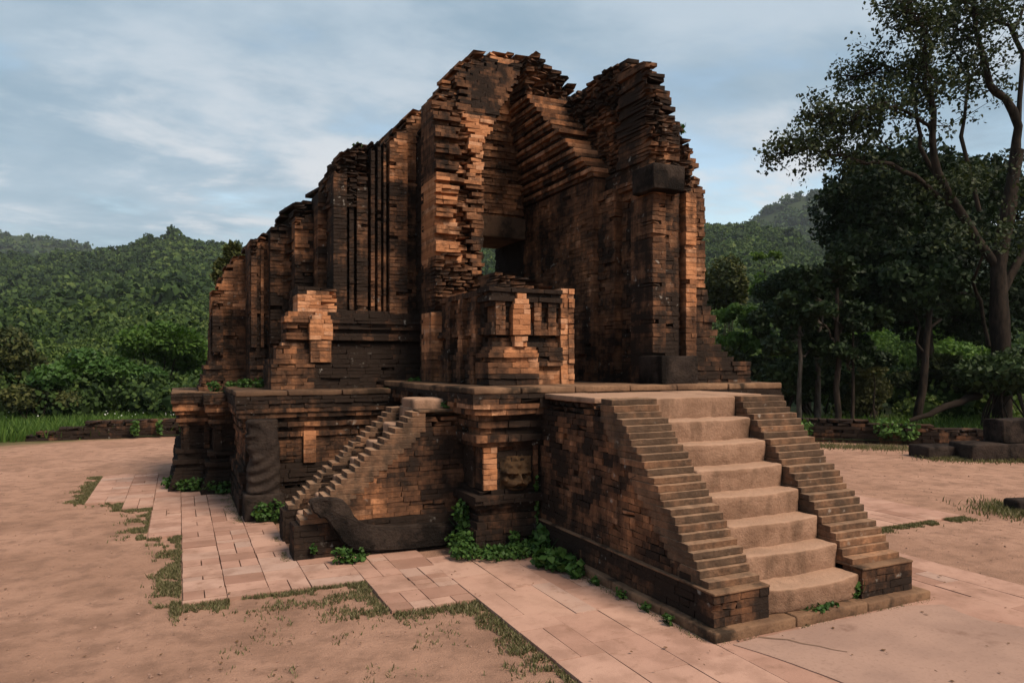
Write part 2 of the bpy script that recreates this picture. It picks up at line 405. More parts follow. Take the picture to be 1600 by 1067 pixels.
def brick_matrix(b):
    m = Matrix(((b.u[0] * b.L, b.n[0] * b.D, 0, b.o[0]), (b.u[1] * b.L, b.n[1] * b.D, 0, b.o[1]), (0, 0, b.H, b.o[2]), (0, 0, 0, 1)))
    return m
def bricks_np(bl):
    n = len(bl); var = np.array([b.var for b in bl]); U = np.stack(UV_)[var]
    u = np.array([b.u for b in bl]); nn = np.array([b.n for b in bl]); o = np.array([b.o for b in bl])
    Ls = np.array([b.L for b in bl]); Ds = np.array([b.D for b in bl]); Hs = np.array([b.H for b in bl]); ti = np.array([b.tilt for b in bl])
    V = np.zeros((n, 8, 3))
    uu = U[:, :, 0] * Ls[:, None]; dd = U[:, :, 1] * Ds[:, None] + ti[:, None] * (U[:, :, 0] - 0.5) * (U[:, :, 1] > -0.5)
    V[:, :, 0] = o[:, None, 0] + u[:, None, 0] * uu + nn[:, None, 0] * dd
    V[:, :, 1] = o[:, None, 1] + u[:, None, 1] * uu + nn[:, None, 1] * dd
    V[:, :, 2] = o[:, None, 2] + U[:, :, 2] * Hs[:, None]
    F = (np.array(UF)[None] + (np.arange(n) * 8)[:, None, None]).reshape(-1, 4)
    t = np.repeat(np.array([(b.rnd, b.st, b.dust) for b in bl]), 8, axis=0)
    return V.reshape(-1, 3), F, t
MAXB = 290
def emit_bricks(roots, occluders):
    allb = [(k, b) for k, v in THINGS.items() for b in v['bricks']]
    V, F, _ = bricks_np([b for k, b in allb])
    Vs = [V]; Fs = [F.tolist()]; o = len(V)
    polys = F.tolist()
    for OV, OF in occluders:
        Vs.append(OV); polys += (np.asarray(OF) + o).tolist(); o += len(OV)
    tree = BVHTree.FromPolygons(np.concatenate(Vs).tolist(), polys)
    eye = Vector((0, 0, EYE)); per = {}
    for k, b in allb:
        c = Vector((b.o[0] + b.u[0] * b.L / 2, b.o[1] + b.u[1] * b.L / 2, b.o[2] + b.H / 2)) + Vector((b.n[0], b.n[1], 0)) * 0.012
        d = eye - c; dist = d.length; dn = d / dist; cos = b.n[0] * dn.x + b.n[1] * dn.y
        t = c.x * FW[0] + c.y * FW[1]
        if t < 0.5 or cos < 0.12: continue
        px = 800 + FPX * (c.x * RT[0] + c.y * RT[1]) / t; py = HOR - FPX * (c.z - EYE) / t
        if not (0 < px < 1600 and 0 < py < 1067): continue
        area = b.L * b.H * cos / dist ** 2
        hit = tree.ray_cast(c + dn * 0.004, dn, dist - 0.1)
        if hit[0] is not None: continue
        per.setdefault(k[0], []).append((area, k, b))
    chosen = set()
    for th, l in per.items():
        l.sort(key=lambda q: -q[0])
        for a, k, b in l[:MAXB]: chosen.add(id(b))
    for s, v in enumerate(UV_):
        me = bpy.data.meshes.new('brick'); me.from_pydata([tuple(p) for p in v], [], UF); me.materials.append(M['brick']); UM.append(me)
    for (th, pn), v in THINGS.items():
        root = roots[th]; rest = [b for b in v['bricks'] if id(b) not in chosen]; mine = [b for b in v['bricks'] if id(b) in chosen]
        if not rest: rest, mine = mine[:1], mine[1:]
        V, F, t = bricks_np(rest)
        if pn is None: po = root
        else:
            po = obj(pn, mesh_np(pn, V, F, 'brick', t), root); tag(po, kind='stuff')
            if v['label']: po['label'] = v['label']
        inv = Matrix.Translation(-root.location)
        for b in mine:
            bo = bpy.data.objects.new('brick', UM[b.var]); COL.objects.link(bo); bo.parent = po
            bo.color = (b.rnd, b.st, b.dust, 1)
            bo.matrix_parent_inverse = Matrix() ; bo.matrix_basis = brick_matrix(b)

def wrap(f, conv): return (lambda s, z: f(conv(s), z)) if callable(f) else f
def faceY(part, Y, x0, x1, z0, z1, **kw):          # wall facing -Y ; callables take (X, z)
    for k in ('keep', 'off', 'rough', 'st'):
        if k in kw: kw[k] = wrap(kw[k], lambda s: x0 + s)
    if 'segs' in kw: kw['segs'] = [(a - x0, b - x0, wrap(o, lambda s: x0 + s)) for a, b, o in kw['segs']]
    face(part, (x0, Y), (x1, Y), z0, z1, **kw)
def faceX(part, X, y0, y1, z0, z1, **kw):          # wall facing -X ; callables take (Y, z)
    for k in ('keep', 'off', 'rough', 'st'):
        if k in kw: kw[k] = wrap(kw[k], lambda s: y1 - s)
    face(part, (X, y1), (X, y0), z0, z1, **kw)
def faceR(part, X, y0, y1, z0, z1, **kw):          # wall facing +X
    for k in ('keep', 'off', 'rough', 'st'):
        if k in kw: kw[k] = wrap(kw[k], lambda s: y0 + s)
    face(part, (X, y0), (X, y1), z0, z1, **kw)

# ================================================================== GROUND, HILLS, SKYLINE
def build_ground():
    n = 48; V = [(0, 0, 0)]; F = []
    radii = [2, 4, 7, 11, 16, 24, 40, 80, 200, 600, 2500]
    for r in radii:
        for j in range(n): V.append((3 + r * math.cos(2 * math.pi * j / n), 5 + r * math.sin(2 * math.pi * j / n), 0))
    V[0] = (3, 5, 0); me = bpy.data.meshes.new('ground'); F = [(0, 1 + j, 1 + (j + 1) % n) for j in range(n)]
    for i in range(len(radii) - 1):
        for j in range(n):
            a = 1 + i * n; F.append((a + j, a + n + j, a + n + (j + 1) % n, a + (j + 1) % n))
    me.from_pydata(V, [], F); me.materials.append(M['dirt']); tag(obj('ground', me), kind='structure')
build_ground()

RIDGE_N = [(-1500, 372), (-300, 376), (0, 398), (110, 394), (185, 388), (232, 372), (270, 366), (330, 381), (380, 384), (480, 375), (700, 360), (900, 360), (1100, 352), (1170, 347), (1230, 362), (1290, 385), (1400, 420), (1600, 430), (2600, 420)]
RIDGE_F = [(-1500, 350), (-300, 352), (0, 360), (60, 367), (120, 380), (180, 394), (260, 412), (420, 420), (800, 420), (1000, 400), (1100, 372), (1165, 346), (1200, 322), (1245, 303), (1280, 297), (1320, 304), (1400, 340), (1600, 360), (2600, 380)]
def tan_of(R, a):
    px = 800 + a * FPX; return (HOR - float(np.interp(px, [p[0] for p in R], [p[1] for p in R]))) / FPX
HN = dict(R=RIDGE_N, d0=24.0, dr=300.0, p=0.6); HF = dict(R=RIDGE_F, d0=280.0, dr=660.0, p=0.7)
def hill_z(H, a, d, crown=0.0):
    u = (d - H['d0']) / (H['dr'] - H['d0']); k = tan_of(H['R'], a)
    if u <= 0: return -0.4
    if u <= 1: z = k * d * u ** H['p'] * (1 + 0.05 * mnoise.noise(Vector((a * 9, d * 0.03, H['d0']))) * (1 - u) * 2)
    else: z = k * H['dr'] * (1 - (u - 1) * 0.9)
    return z + EYE * min(u, 1) - crown * min(u * 1.5, 1)
def build_hill(name, H, crown):
    A = np.linspace(-1.9, 1.9, 150); D = np.concatenate([np.linspace(H['d0'], H['dr'], 26), np.linspace(H['dr'] * 1.08, H['dr'] * 1.6, 4)])
    V = []
    for d in D:
        for a in A:
            x, y = plan(a * d, d); V.append((x, y, hill_z(H, a, d, crown)))
    nA = len(A); F = [(i * nA + j, i * nA + j + 1, (i + 1) * nA + j + 1, (i + 1) * nA + j) for i in range(len(D) - 1) for j in range(nA - 1)]
    tag(obj(name, mesh_np(name, V, F, 'hill', smooth=True)), kind='structure')
build_hill('hill', HN, 2.6); build_hill('mountain', HF, 3.4)

def leaf_cards(C, size, droop=0.0, out=None, jit=0.35, aspect=0.42, seed=1):
    """folded two-triangle leaves at centres C"""
    g = np.random.default_rng(seed); n = len(C); C = np.asarray(C, float)
    d = g.normal(size=(n, 3)); d[:, 2] -= droop
    d /= np.linalg.norm(d, axis=1, keepdims=True)
    nn = g.normal(size=(n, 3)) * 0.8
    if out is not None: nn += out
    nn[:, 2] += 0.5
    w = np.cross(d, nn); w /= np.linalg.norm(w, axis=1, keepdims=True) + 1e-9; nn = np.cross(w, d)
    s = size * (1 + jit * g.uniform(-1, 1, n)); s = s[:, None]
    V = np.stack([C - d * s * 0.5, C + w * s * aspect - nn * s * 0.08 - d * s * 0.05, C + d * s * 0.5 - nn * s * 0.1, C - w * s * aspect - nn * s * 0.08 - d * s * 0.05], 1)
    F = np.array([[0, 1, 2], [0, 2, 3]])[None] + (np.arange(n) * 4)[:, None, None]
    return V.reshape(-1, 3), F.reshape(-1, 3)

def crown_proto(seed, n, card):
    g = np.random.default_rng(seed); lob = g.normal(size=(7, 3)); lob /= np.linalg.norm(lob, axis=1, keepdims=True); lob[:, 2] = np.abs(lob[:, 2]) * 0.9
    P = g.normal(size=(n, 3)); P /= np.linalg.norm(P, axis=1, keepdims=True); P[:, 2] = np.where(P[:, 2] < -0.35, -P[:, 2], P[:, 2])
    dist = np.min(np.linalg.norm(P[:, None] - lob[None], axis=2), axis=1)
    rad = 1.12 - 0.42 * np.clip(dist, 0, 1) + g.normal(size=n) * 0.05
    C = P * rad[:, None] * np.array([1, 1, 0.8])
    V, F = leaf_cards(C, card, out=P * 1.6, seed=seed + 50, aspect=0.5)
    t = np.repeat(0.32 + 0.30 * (P[:, 2] * 0 + g.uniform(-1, 1, n)) , 4)
    # dense inner mass
    bm = bmesh.new(); bmesh.ops.create_icosphere(bm, subdivisions=1, radius=1.0)
    IV = np.array([v.co[:] for v in bm.verts]); IF = np.array([[v.index for v in f.verts] for f in bm.faces]); bm.free()
    di = np.min(np.linalg.norm(IV[:, None] - lob[None], axis=2), axis=1); IV = IV * (0.95 - 0.40 * np.clip(di, 0, 1))[:, None] * np.array([1, 1, 0.8])
    return np.concatenate([V, IV]), np.concatenate([F, IF + len(V)]), np.concatenate([t, np.full(len(IV), 0.10)])
def forest(name, spots, protos, label, cat, mat='forest'):
    Vs = []; Fs = []; Ts = []; o = 0; g = np.random.default_rng(5)
    for i, (x, y, z, r, tn) in enumerate(spots):
        V, F, t = protos[int(g.integers(len(protos)))]; a = g.uniform(0, 6.28); c, s = math.cos(a), math.sin(a)
        sc = r * np.array([g.uniform(0.85, 1.15), g.uniform(0.85, 1.15), g.uniform(0.8, 1.35)])
        W = V * sc; W = np.stack([W[:, 0] * c - W[:, 1] * s + x, W[:, 0] * s + W[:, 1] * c + y, W[:, 2] + z], 1)
        Vs.append(W); Fs.append(F + o); Ts.append(np.clip(t + tn, 0, 1)); o += len(V)
    T = np.concatenate(Ts); T3 = np.stack([T, T * 0, T * 0], 1)
    tag(obj(name, mesh_np(name, np.concatenate(Vs), np.concatenate(Fs), mat, T3)), label, cat, kind='stuff')
def scatter_hill(H, n, dmin, dmax, crown, rr, seed, amin=-.86, amax=.86):
    g = random.Random(seed); out = []
    while len(out) < n:
        d = math.sqrt(g.uniform(dmin ** 2, dmax ** 2)); a = g.uniform(amin, amax)
        if (-0.36 < a < -0.06 or 0 < a < 0.25) and g.random() < 0.8: continue
        if a > .5 and g.random() < .7: continue
        x, y = plan(a * d, d); r = g.uniform(*rr) * (1.45 if g.random() < 0.12 else (0.7 if g.random() < .3 else 1))
        tn = 0.45 * mnoise.noise(Vector((x * 0.022, y * 0.022, 3))) + g.uniform(-0.22, 0.26)
        if d < 90: tn += 0.10
        out.append((x, y, hill_z(H, a, d, crown) + r * 0.35, r, tn))
    return out
PC = [crown_proto(s + 60, 330, 0.17) for s in range(6)]; PN = [crown_proto(s, 74, 0.36) for s in range(8)]; PF = [crown_proto(s + 20, 40, 0.44) for s in range(5)]
forest('hillside_wood', scatter_hill(HN, 800, 40, 118, 2.4, (1.0, 2.1), 13), PC, 'green woodland on the lower slope just behind the ruin', 'forest')
sp = scatter_hill(HN, 4600, 112, 312, 2.6, (1.5, 2.7), 3)
for px, py, t, r in ((233, 377, 296, 2.6), (271, 371, 296, 3.4), (262, 377, 296, 2.6), (330, 385, 296, 2.2), (372, 388, 296, 2.2), (20, 402, 296, 2.4)):
    P = atD(px, py, t); sp.append((P.x, P.y, P.z + r * 0.4, r, -0.08))
forest('forest', sp, PN, 'dense green forest covering the lower hills behind the ruin', 'forest')
forest('distant_forest', scatter_hill(HF, 2100, 330, 680, 3.6, (3.0, 5.2), 4), PF, 'distant hazy forest on the higher mountain', 'forest')

# ================================================================== PAVEMENT
PAVED = []                                        # rectangles that hold tiles, for grass placement
tile_meshes = []
def tile_protos():
    for s in range(10):
        r = random.Random(s); bm = bmesh.new(); bmesh.ops.create_cube(bm, size=1.0)
        for v in bm.verts: v.co += Vector((0.5, 0.5, 0)); v.co.x += r.uniform(-0.006, 0.006); v.co.y += r.uniform(-0.006, 0.006); v.co.z += r.uniform(-0.03, 0.03) if v.co.z > 0 else 0
        bmesh.ops.bevel(bm, geom=[e for e in bm.edges if all(v.co.z > 0 for v in e.verts)], offset=0.018, segments=1, affect='EDGES')
        me = bpy.data.meshes.new('paving_tile'); bm.to_mesh(me); bm.free(); me.materials.append(M['tile']); tile_meshes.append(me)
tile_protos()
def pavement(name, rects, colw, tl, holes=(), dirt=0.0, gap=(.0008, .0028), var=.24):
    """columns of pavers running along Y; returns a structure whose children are the pavers"""
    bed = []
    for (x0, x1, y0, y1) in rects:
        V = np.array([(x0 + .01, y0 + .01, 0.002), (x1 - .01, y0 + .01, 0.002), (x1 - .01, y1 - .01, 0.002), (x0 + .01, y1 - .01, 0.002)]); bed.append((V, np.array([[0, 1, 2, 3]])))
    V, F = merge(bed); root = obj(name, mesh_np(name, V, F, 'joint')); tag(root, kind='structure')
    for (x0, x1, y0, y1) in rects:
        PAVED.append((x0, x1, y0, y1)); nc = max(1, round((x1 - x0) / colw)); w = (x1 - x0) / nc
        for c in range(nc):
            xa = x0 + c * w; y = y0; first = True
            while y < y1 - 0.03:
                ln = tl * rng.choice((0.55, 1, 1, 1.15, 1.4))
                if first: ln *= rng.uniform(0.5, 1); first = False
                ye = min(y + ln, y1)
                if y1 - ye < 0.08: ye = y1
                cells = [(xa, xa + w)] if rng.random() < 0.62 else [(xa, xa + w * 0.5), (xa + w * 0.5, xa + w)]
                for (a, b) in cells:
                    cx, cy = (a + b) / 2, (y + ye) / 2
                    if any(h[0] < cx < h[1] and h[2] < cy < h[3] for h in holes): continue
                    t = cx * FW[0] + cy * FW[1]; l = cx * RT[0] + cy * RT[1]
                    if t < 1.5 or abs(l / t) > 0.86: continue
                    o = bpy.data.objects.new('paving_tile', tile_meshes[rng.randrange(10)]); COL.objects.link(o); o.parent = root
                    g = rng.uniform(*gap); h = rng.uniform(0.020, 0.025)
                    o.location = (a + g, y + g, h / 2); o.scale = (b - a - 2 * g, ye - y - 2 * g, h)
                    if rng.random() < 0.5: o.location.x += o.scale.x; o.location.y += o.scale.y; o.rotation_euler = (rng.gauss(0, .003), rng.gauss(0, .003), math.pi)
                    else: o.rotation_euler = (rng.gauss(0, .003), rng.gauss(0, .003), rng.gauss(0, .003))
                    o.color = (min(1, max(0, rng.gauss(0.5, var))), dirt * rng.random(), 0, 1)
                y = ye
    return root
pavement('terrace_walk_pavement', [(-1.02, -0.6, 9.86, 12.2), (-0.6, -0.28, 9.3, 12.2), (-0.28, 0.02, 7.7, 12.0), (0.02, 0.9, 5.5, 10.2), (0.9, 1.3, 5.5, 6.35), (1.3, 1.92, 4.73, 6.35)], 0.30, 0.20, gap=(.0015, .0060), dirt=.25, var=.3)
front_pave = pavement('front_pavement', [(1.92, 2.9, 1.4, 5.9), (2.9, 4.85, 1.4, 3.42), (4.85, 5.76, 1.4, 6.0)], 0.33, 0.48)
pavement('side_pavement', [(5.76, 7.8, 5.06, 8.6)], 0.34, 0.36)
def cement():
    P = [(2.98, 3.30), (3.6, 3.33), (4.5, 3.33), (4.78, 3.25), (4.72, 2.95), (4.90, 2.62), (4.78, 2.2), (4.83, 1.7), (4.1, 1.6), (3.5, 2.05), (3.18, 2.35), (3.12, 2.8)]
    Q = []
    for i, p in enumerate(P):
        q = P[(i + 1) % len(P)]
        for k in range(7):
            f = k / 7; x, y = p[0] + (q[0] - p[0]) * f, p[1] + (q[1] - p[1]) * f; w = mnoise.noise_vector(Vector((x * 5, y * 5, 1))) * 0.03
            Q.append((x + w.x, y + w.y))
    bm = bmesh.new(); f = bm.faces.new([bm.verts.new((x, y, 0.0)) for x, y in Q]); r = bmesh.ops.extrude_face_region(bm, geom=[f])
    for v in r['geom']:
        if isinstance(v, bmesh.types.BMVert): v.co.z = 0.0285
    me = bpy.data.meshes.new('cement_patch'); bm.to_mesh(me); bm.free(); me.materials.append(M['cement']); o = obj('cement_patch', me); tag(o, kind='structure')
    # a dark crack crossing the patch
    pts = [(3.20, 3.325), (3.26, 3.27), (3.33, 3.22), (3.36, 3.14), (3.42, 3.07), (3.45, 3.0), (3.50, 2.94)]
    V = []; F = []
    for i, (x, y) in enumerate(pts):
        w = .010 * (1 - i / len(pts)) + .002; V += [(x - w, y - w * .4, .0305), (x + w, y + w * .4, .0305)]
        if i: F.append((2 * i - 2, 2 * i - 1, 2 * i + 1, 2 * i))
    obj('crack', mesh_np('crack', V, F, 'joint'), None).parent = o
cement()

# ================================================================== TEMPLE MASONRY
ROOTS = {}
def thing(key, name, loc, label, cat, group=None):
    e = empty(name, loc); tag(e, label, cat, group); ROOTS[key] = e; return e
thing('terrace', 'temple_terrace', (2.4, 8.0, 0), 'raised brick terrace with moulded base and cornice under the ruined tower', 'terrace')
thing('tower', 'temple_tower', (3.6, 8.6, 1.45), 'ruined brown brick temple tower with broken top and corbelled vault', 'temple')
thing('pier', 'porch_wall_stump', (3.1, 6.9, 1.48), 'low ruined brick porch wall with arched niche on the terrace edge', 'wall')
thing('stair', 'front_staircase', (3.85, 3.9, 0), 'wide staircase with stepped brick cheeks and worn stone treads facing the pavement', 'staircase')
thing('side', 'side_staircase', (1.6, 6.7, 0), 'narrow brick staircase climbing the terrace beside the curved stone slab', 'staircase')
occl = []

# ---------------------------------------------------------------- terrace
ZW, ZM, ZL = 1.48, 1.385, 1.285
wing_pr = prof([(0, .24, .09), (.24, .30, .07), (.30, .355, .045), (.355, .41, .015), (.41, .455, .06), (.455, .53, .10), (.53, .57, .025), (.57, .95, 0),
                (.95, .995, .035), (.995, 1.06, .08), (1.06, 1.12, .02), (1.12, 1.18, .055), (1.18, 1.235, .03), (1.235, 1.29, .115), (1.29, 1.42, .135)])
tp = make_part('terrace', 'porch_platform_wall')
def st_wing(s, z): return 0.58 if z < 0.95 else (0.46 if z < 1.06 else (0.53 if z < 1.2 else (0.43 if z < 1.34 else 0.58)))
block(tp, 2.42, 5.70, 5.85, 8.5, 0, 1.42, wing_pr, 'YXR', ch=.045, bl=.165, st=st_wing, jit=.004)
tm = make_part('terrace', 'main_platform_wall')
main_pr = prof([(0, .22, .07), (.22, .28, .05), (.28, .36, .03), (.36, .41, .06), (.41, .50, .07), (.50, .56, .02), (.56, .86, 0), (.86, .92, .03),
                (.92, .97, .0), (.97, 1.03, .05), (1.03, 1.08, .02), (1.08, 1.14, .075), (1.14, 1.24, .10), (1.24, 1.325, .115)])
def st_main(s, z): return 0.54 if z < 0.56 else (0.425 if z < 1.2 else 0.57)
block(tm, 0.66, 2.6, 8.42, 10.4, 0, 1.325, main_pr, 'YX', ch=.045, bl=.17, st=st_main, jit=.004)
# pilasters and recess behind the side stair
for (xa, xb) in ((0.70, 0.98), (1.28, 1.42)):
    faceY(tm, 8.40, xa, xb, 0.56, 0.92, ch=.052, bl=.16, depth=.2, off=0.03, st=0.33)
tl = make_part('terrace', 'corner_platform_wall')
left_pr = prof([(0, .36, (.16, .05)), (.36, .42, .10), (.42, .50, .04), (.50, .55, .07), (.55, .86, 0), (.86, .91, .03), (.91, .96, .06), (.96, 1.01, .02),
                (1.01, 1.06, .07), (1.06, 1.16, .10), (1.16, 1.285, .12)])
def st_left(s, z): return 0.60 if z < 0.86 else (0.44 if z < 1.17 else 0.56)
block(tl, 0.40, 0.80, 10.02, 12.4, 0, ZL, left_pr, 'YX', ch=.045, bl=.16, st=st_left, jit=.005)
block(tl, 0.02, 0.46, 10.46, 12.4, 0, ZL, left_pr, 'YX', ch=.045, bl=.16, st=st_left, jit=.005)
# carved pilaster strips on the corner blocks
for (x, y) in ((0.05, 10.46), (0.30, 10.46), (0.43, 10.02), (0.66, 10.02)):
    faceY(tl, y, x, x + 0.07, 0.55, 0.88, ch=.045, bl=.09, depth=.12, off=0.03, st=0.5)
# platform tops: heavy worn slabs laid edge to edge
def slabs(th, xs, y0, y1, z0, z1, name='coping_slab', mat='slab', over=0.13, seed=0):
    for i, (a, b) in enumerate(zip(xs, xs[1:])):
        stone(name, (a + .004, y0, z0), (b - .004, y1, z1 + rng.uniform(-.004, .004)), mat, ROOTS[th], r=.012, amp=.006, freq=5, seed=seed + i, maxcell=.12)
slabs('terrace', [2.29, 2.75, 3.3, 3.9, 4.45, 5.1, 5.83], 5.72, 6.5, 1.42, 1.48)
slabs('terrace', [2.29, 3.2, 4.4, 5.83], 6.505, 9.4, 1.41, 1.472, seed=20)
slabs('terrace', [0.55, 1.1, 1.7, 2.28], 8.30, 9.3, 1.325, 1.385, seed=40, mat='lintel')
slabs('terrace', [0.55, 1.4, 2.28], 9.305, 12.5, 1.29, 1.375, seed=50, mat='lintel')
slabs('terrace', [-0.10, 0.545], 10.36, 12.5, 1.284, 1.30, seed=60)

# carved lion mask set in the platform front
def lion_mask():
    nx, nz = 64, 60; x0, x1, z0, z1 = 2.595, 2.905, 0.535, 0.86; V = []; F = []
    def g(u, v, cx, cz, sx, sz): return math.exp(-((u - cx) / sx) ** 2 - ((v - cz) / sz) ** 2)
    for j in range(nz + 1):
        for i in range(nx + 1):
            u = i / nx * 2 - 1; v = j / nz * 2 - 1; s = abs(u)
            e = 1 - (u / 0.93) ** 2 - ((v + 0.16) / 0.86) ** 2
            h = 0.008 + (0.05 * math.sqrt(max(e, 0)) if e > 0 else 0)
            h += 0.034 * g(s, v, .36, .12, .24, .09) * (1 if e > 0 else 0.4)        # brows
            h -= 0.036 * g(s, v, .36, -.08, .19, .11)                                # sockets
            h += 0.030 * g(s, v, .36, -.09, .10, .065)                               # eyeballs
            h += 0.034 * g(u, v, 0, -.22, .15, .26) + 0.022 * g(s, v, .13, -.40, .11, .08)   # nose, nostrils
            h += 0.030 * g(s, v, .36, -.50, .22, .17)                                # muzzle pads
            h -= 0.020 * g(u, v, 0, -.66, .48, .05); h += 0.016 * g(u, v, 0, -.80, .40, .08)
            h += 0.020 * g(u, v, 0, .52, .16, .16) + 0.024 * g(u, v, 0, .84, .12, .12)       # topknot
            for k in range(7):                                                       # curled mane
                an = -0.35 + k * 0.62; h += 0.020 * g(u, v, .86 * math.cos(an), -.12 + .80 * math.sin(an), .13, .13)
            w = 0.006 * mnoise.noise(Vector((u * 6, v * 6, 2)))
            V.append((x0 + (x1 - x0) * i / nx, 5.862 - h * 1.7 - w, z0 + (z1 - z0) * j / nz))
    for j in range(nz):
        for i in range(nx): a = j * (nx + 1) + i; F.append((a, a + 1, a + nx + 2, a + nx + 1))
    o = obj('carved_lion_mask', mesh_np('carved_lion_mask', V, F, 'ochre', smooth=True), ROOTS['terrace']); o['label'] = 'carved stone lion face on the platform front'
lion_mask()
for (xa, xb) in ((2.43, 2.56), (2.925, 2.965)):
    faceY(tp, 5.85, xa, xb, 0.57, 0.95, ch=.046, bl=.14, depth=.12, off=0.025, st=0.36)
faceX(tp, 2.42, 6.0, 6.12, 0.57, 0.95, ch=.046, bl=.14, depth=.12, off=0.02, st=0.5)

# ---------------------------------------------------------------- front staircase
SX0, SX1, SXa, SXb, SY0, SYt, ZS = 2.975, 4.71, 3.39, 4.23, 3.46, 4.66, 1.416
def stone_part(name, lo, hi, mat, th, **kw):
    V, F = rbox(lo, hi, **kw); occl.append((V, F)); return obj(name, mesh_np(name, V, F, mat, smooth=True), ROOTS[th])
for i, (a, b) in enumerate(zip((2.89, 3.55, 4.2), (3.55, 4.2, 4.84))):
    stone_part('plinth_slab', (a + .003, 3.36, 0), (b - .003, 3.9, .085 + (i % 2) * .004), 'slab', 'stair', r=.012, amp=.005, seed=i)
for i, (a, b) in enumerate(zip((3.905, 4.5, 5.1), (4.495, 5.095, 5.8))):
    stone_part('plinth_slab', (2.89, a, 0), (3.3, b, .083 + (i % 2) * .003), 'slab', 'stair', r=.012, amp=.005, seed=i + 5)
NS = 24; ZB = .29
runs = [(.078, .036, .036, .048)[i % 4] * rng.uniform(.9, 1.1) for i in range(NS)]; sc_ = (SYt - SY0 - .07) / sum(runs)
ys = [SY0 + .055]
for r in runs: ys.append(ys[-1] + r * sc_)
hs = [rng.uniform(.9, 1.1) for _ in range(NS)]; hs = [h * (ZS - ZB) / sum(hs) for h in hs]; zs = [ZB]
for h in hs: zs.append(zs[-1] + h)
def stair_line(y): return float(np.interp(y, ys[:NS], zs[1:]))
cw = make_part('stair', 'cheek_wall')
def st_cheek(y, z): return 0.47 + .16 * mnoise.noise(Vector((y * 4.5, z * 6, 3)))
faceX(cw, SX0, SY0 + .03, 5.80, ZB, ZS - .005, ch=.046, bl=.12, depth=.3, st=st_cheek, jit=.003, keep=lambda y, z: z < stair_line(y - .09) - .055, out=.05)
faceR(cw, SX1, SY0 + .03, 5.80, ZB, ZS - .005, ch=.046, bl=.12, depth=.3, st=st_cheek, jit=.003, keep=lambda y, z: z < stair_line(y - .09) - .055)
# projecting base course on both cheeks
faceX(cw, SX0, SY0, 5.80, .085, ZB, ch=.05, bl=.16, depth=.3, off=.028, st=.56, jit=.002, ext=(0, 1), cut=(0, .10))
faceR(cw, SX1, SY0, 5.80, .085, ZB, ch=.05, bl=.16, depth=.3, off=.028, st=.56, jit=.002, ext=(1, 0), cut=(.10, 0))
for (a, b) in ((SX0 - .028, SXa), (SXb, SX1 + .028)):
    faceY(cw, SY0 - .028, a, b, .085, ZB - .012, ch=.05, bl=.16, depth=.16, st=.50, jit=.002)
    stone_part('base_coping', (a - .004, SY0 - .034, ZB - .012), (b + .004, SY0 + .30, ZB + .004), 'slab', 'stair', r=.006, amp=.002, maxcell=.1)
stone_part('base_coping', (SX0 - .034, SY0 + .304, ZB - .012), (SX0 + .1, 5.78, ZB + .002), 'slab', 'stair', r=.006, amp=.002, maxcell=.15)
# one brick slab per cheek step
def cheek_steps(th, side):
    for i in range(NS):
        a, b = ((SX0 - .004, SXa - .004) if side == 0 else (SXb + .004, SX1 + .004))
        a += rng.uniform(-.004, .004); b += rng.uniform(-.004, .004)
        y0 = ys[i] + rng.uniform(-.004, .004); y1 = min(ys[i] + (ys[min(i + 4, NS)] - ys[i]) + .12, 5.70)
        lo, hi = (a, y0, zs[i] + .0015), (b, y1, zs[i + 1])
        V, F = rbox(lo, hi, r=.004, amp=.003, freq=6, seed=i + side * 40, maxcell=.09); occl.append((V, F))
        t = np.zeros((len(V), 3)); t[:, 0] = rng.uniform(.3, .9); t[:, 1] = rng.uniform(.44, .52)
        t[:, 2] = rng.uniform(.6, .85)
        obj('cheek_step', mesh_np('cheek_step', V, F, 'brick', t, smooth=False), ROOTS[th])
cheek_steps('stair', 0); cheek_steps('stair', 1)
# worn monolithic treads
NT = 7; rz = (ZS - .085) / (NT + 1); ry = (4.66 - 3.47) / NT
for i in range(NT):
    z1 = .085 + rz * (i + 1); y0 = 3.475 + ry * i
    def wear(V, y0=y0, z1=z1, i=i):
        W = V.copy(); c = (W[:, 0] - SXa) / (SXb - SXa); front = np.clip(1 - (W[:, 1] - y0) / .12, 0, 1); hz = np.clip((W[:, 2] - (z1 - rz)) / rz, 0, 1)
        W[:, 1] -= front * (.022 * np.sin(np.pi * c) + .012 * hz ** .5) * (1.8 if i == 0 else 1)
        W[:, 2] -= hz * .010 * np.sin(np.pi * c) * front
        return W
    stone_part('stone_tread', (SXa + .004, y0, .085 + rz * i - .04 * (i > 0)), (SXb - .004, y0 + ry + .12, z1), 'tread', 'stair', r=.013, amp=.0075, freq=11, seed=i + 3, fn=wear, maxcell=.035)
stone_part('landing_slab', (SXa + .002, SYt, ZS - rz - .03), (SXb - .002, 5.715, ZS), 'tread', 'stair', r=.012, amp=.004, freq=4, seed=31, maxcell=.06)
stone_part('landing_slab', (SX0 - .002, 4.86, ZS - .045), (SXa, 5.715, ZS + .003), 'tread', 'stair', r=.008, amp=.003, seed=32, maxcell=.08)
stone_part('landing_slab', (SXb, 4.86, ZS - .045), (SX1 + .002, 5.715, ZS + .003), 'tread', 'stair', r=.008, amp=.003, seed=33, maxcell=.08)
stone_part('infill', (SX0 + .2, 4.9, .1), (SX1 - .2, 5.8, ZS - .2), 'slab', 'stair', r=.01, maxcell=.5)

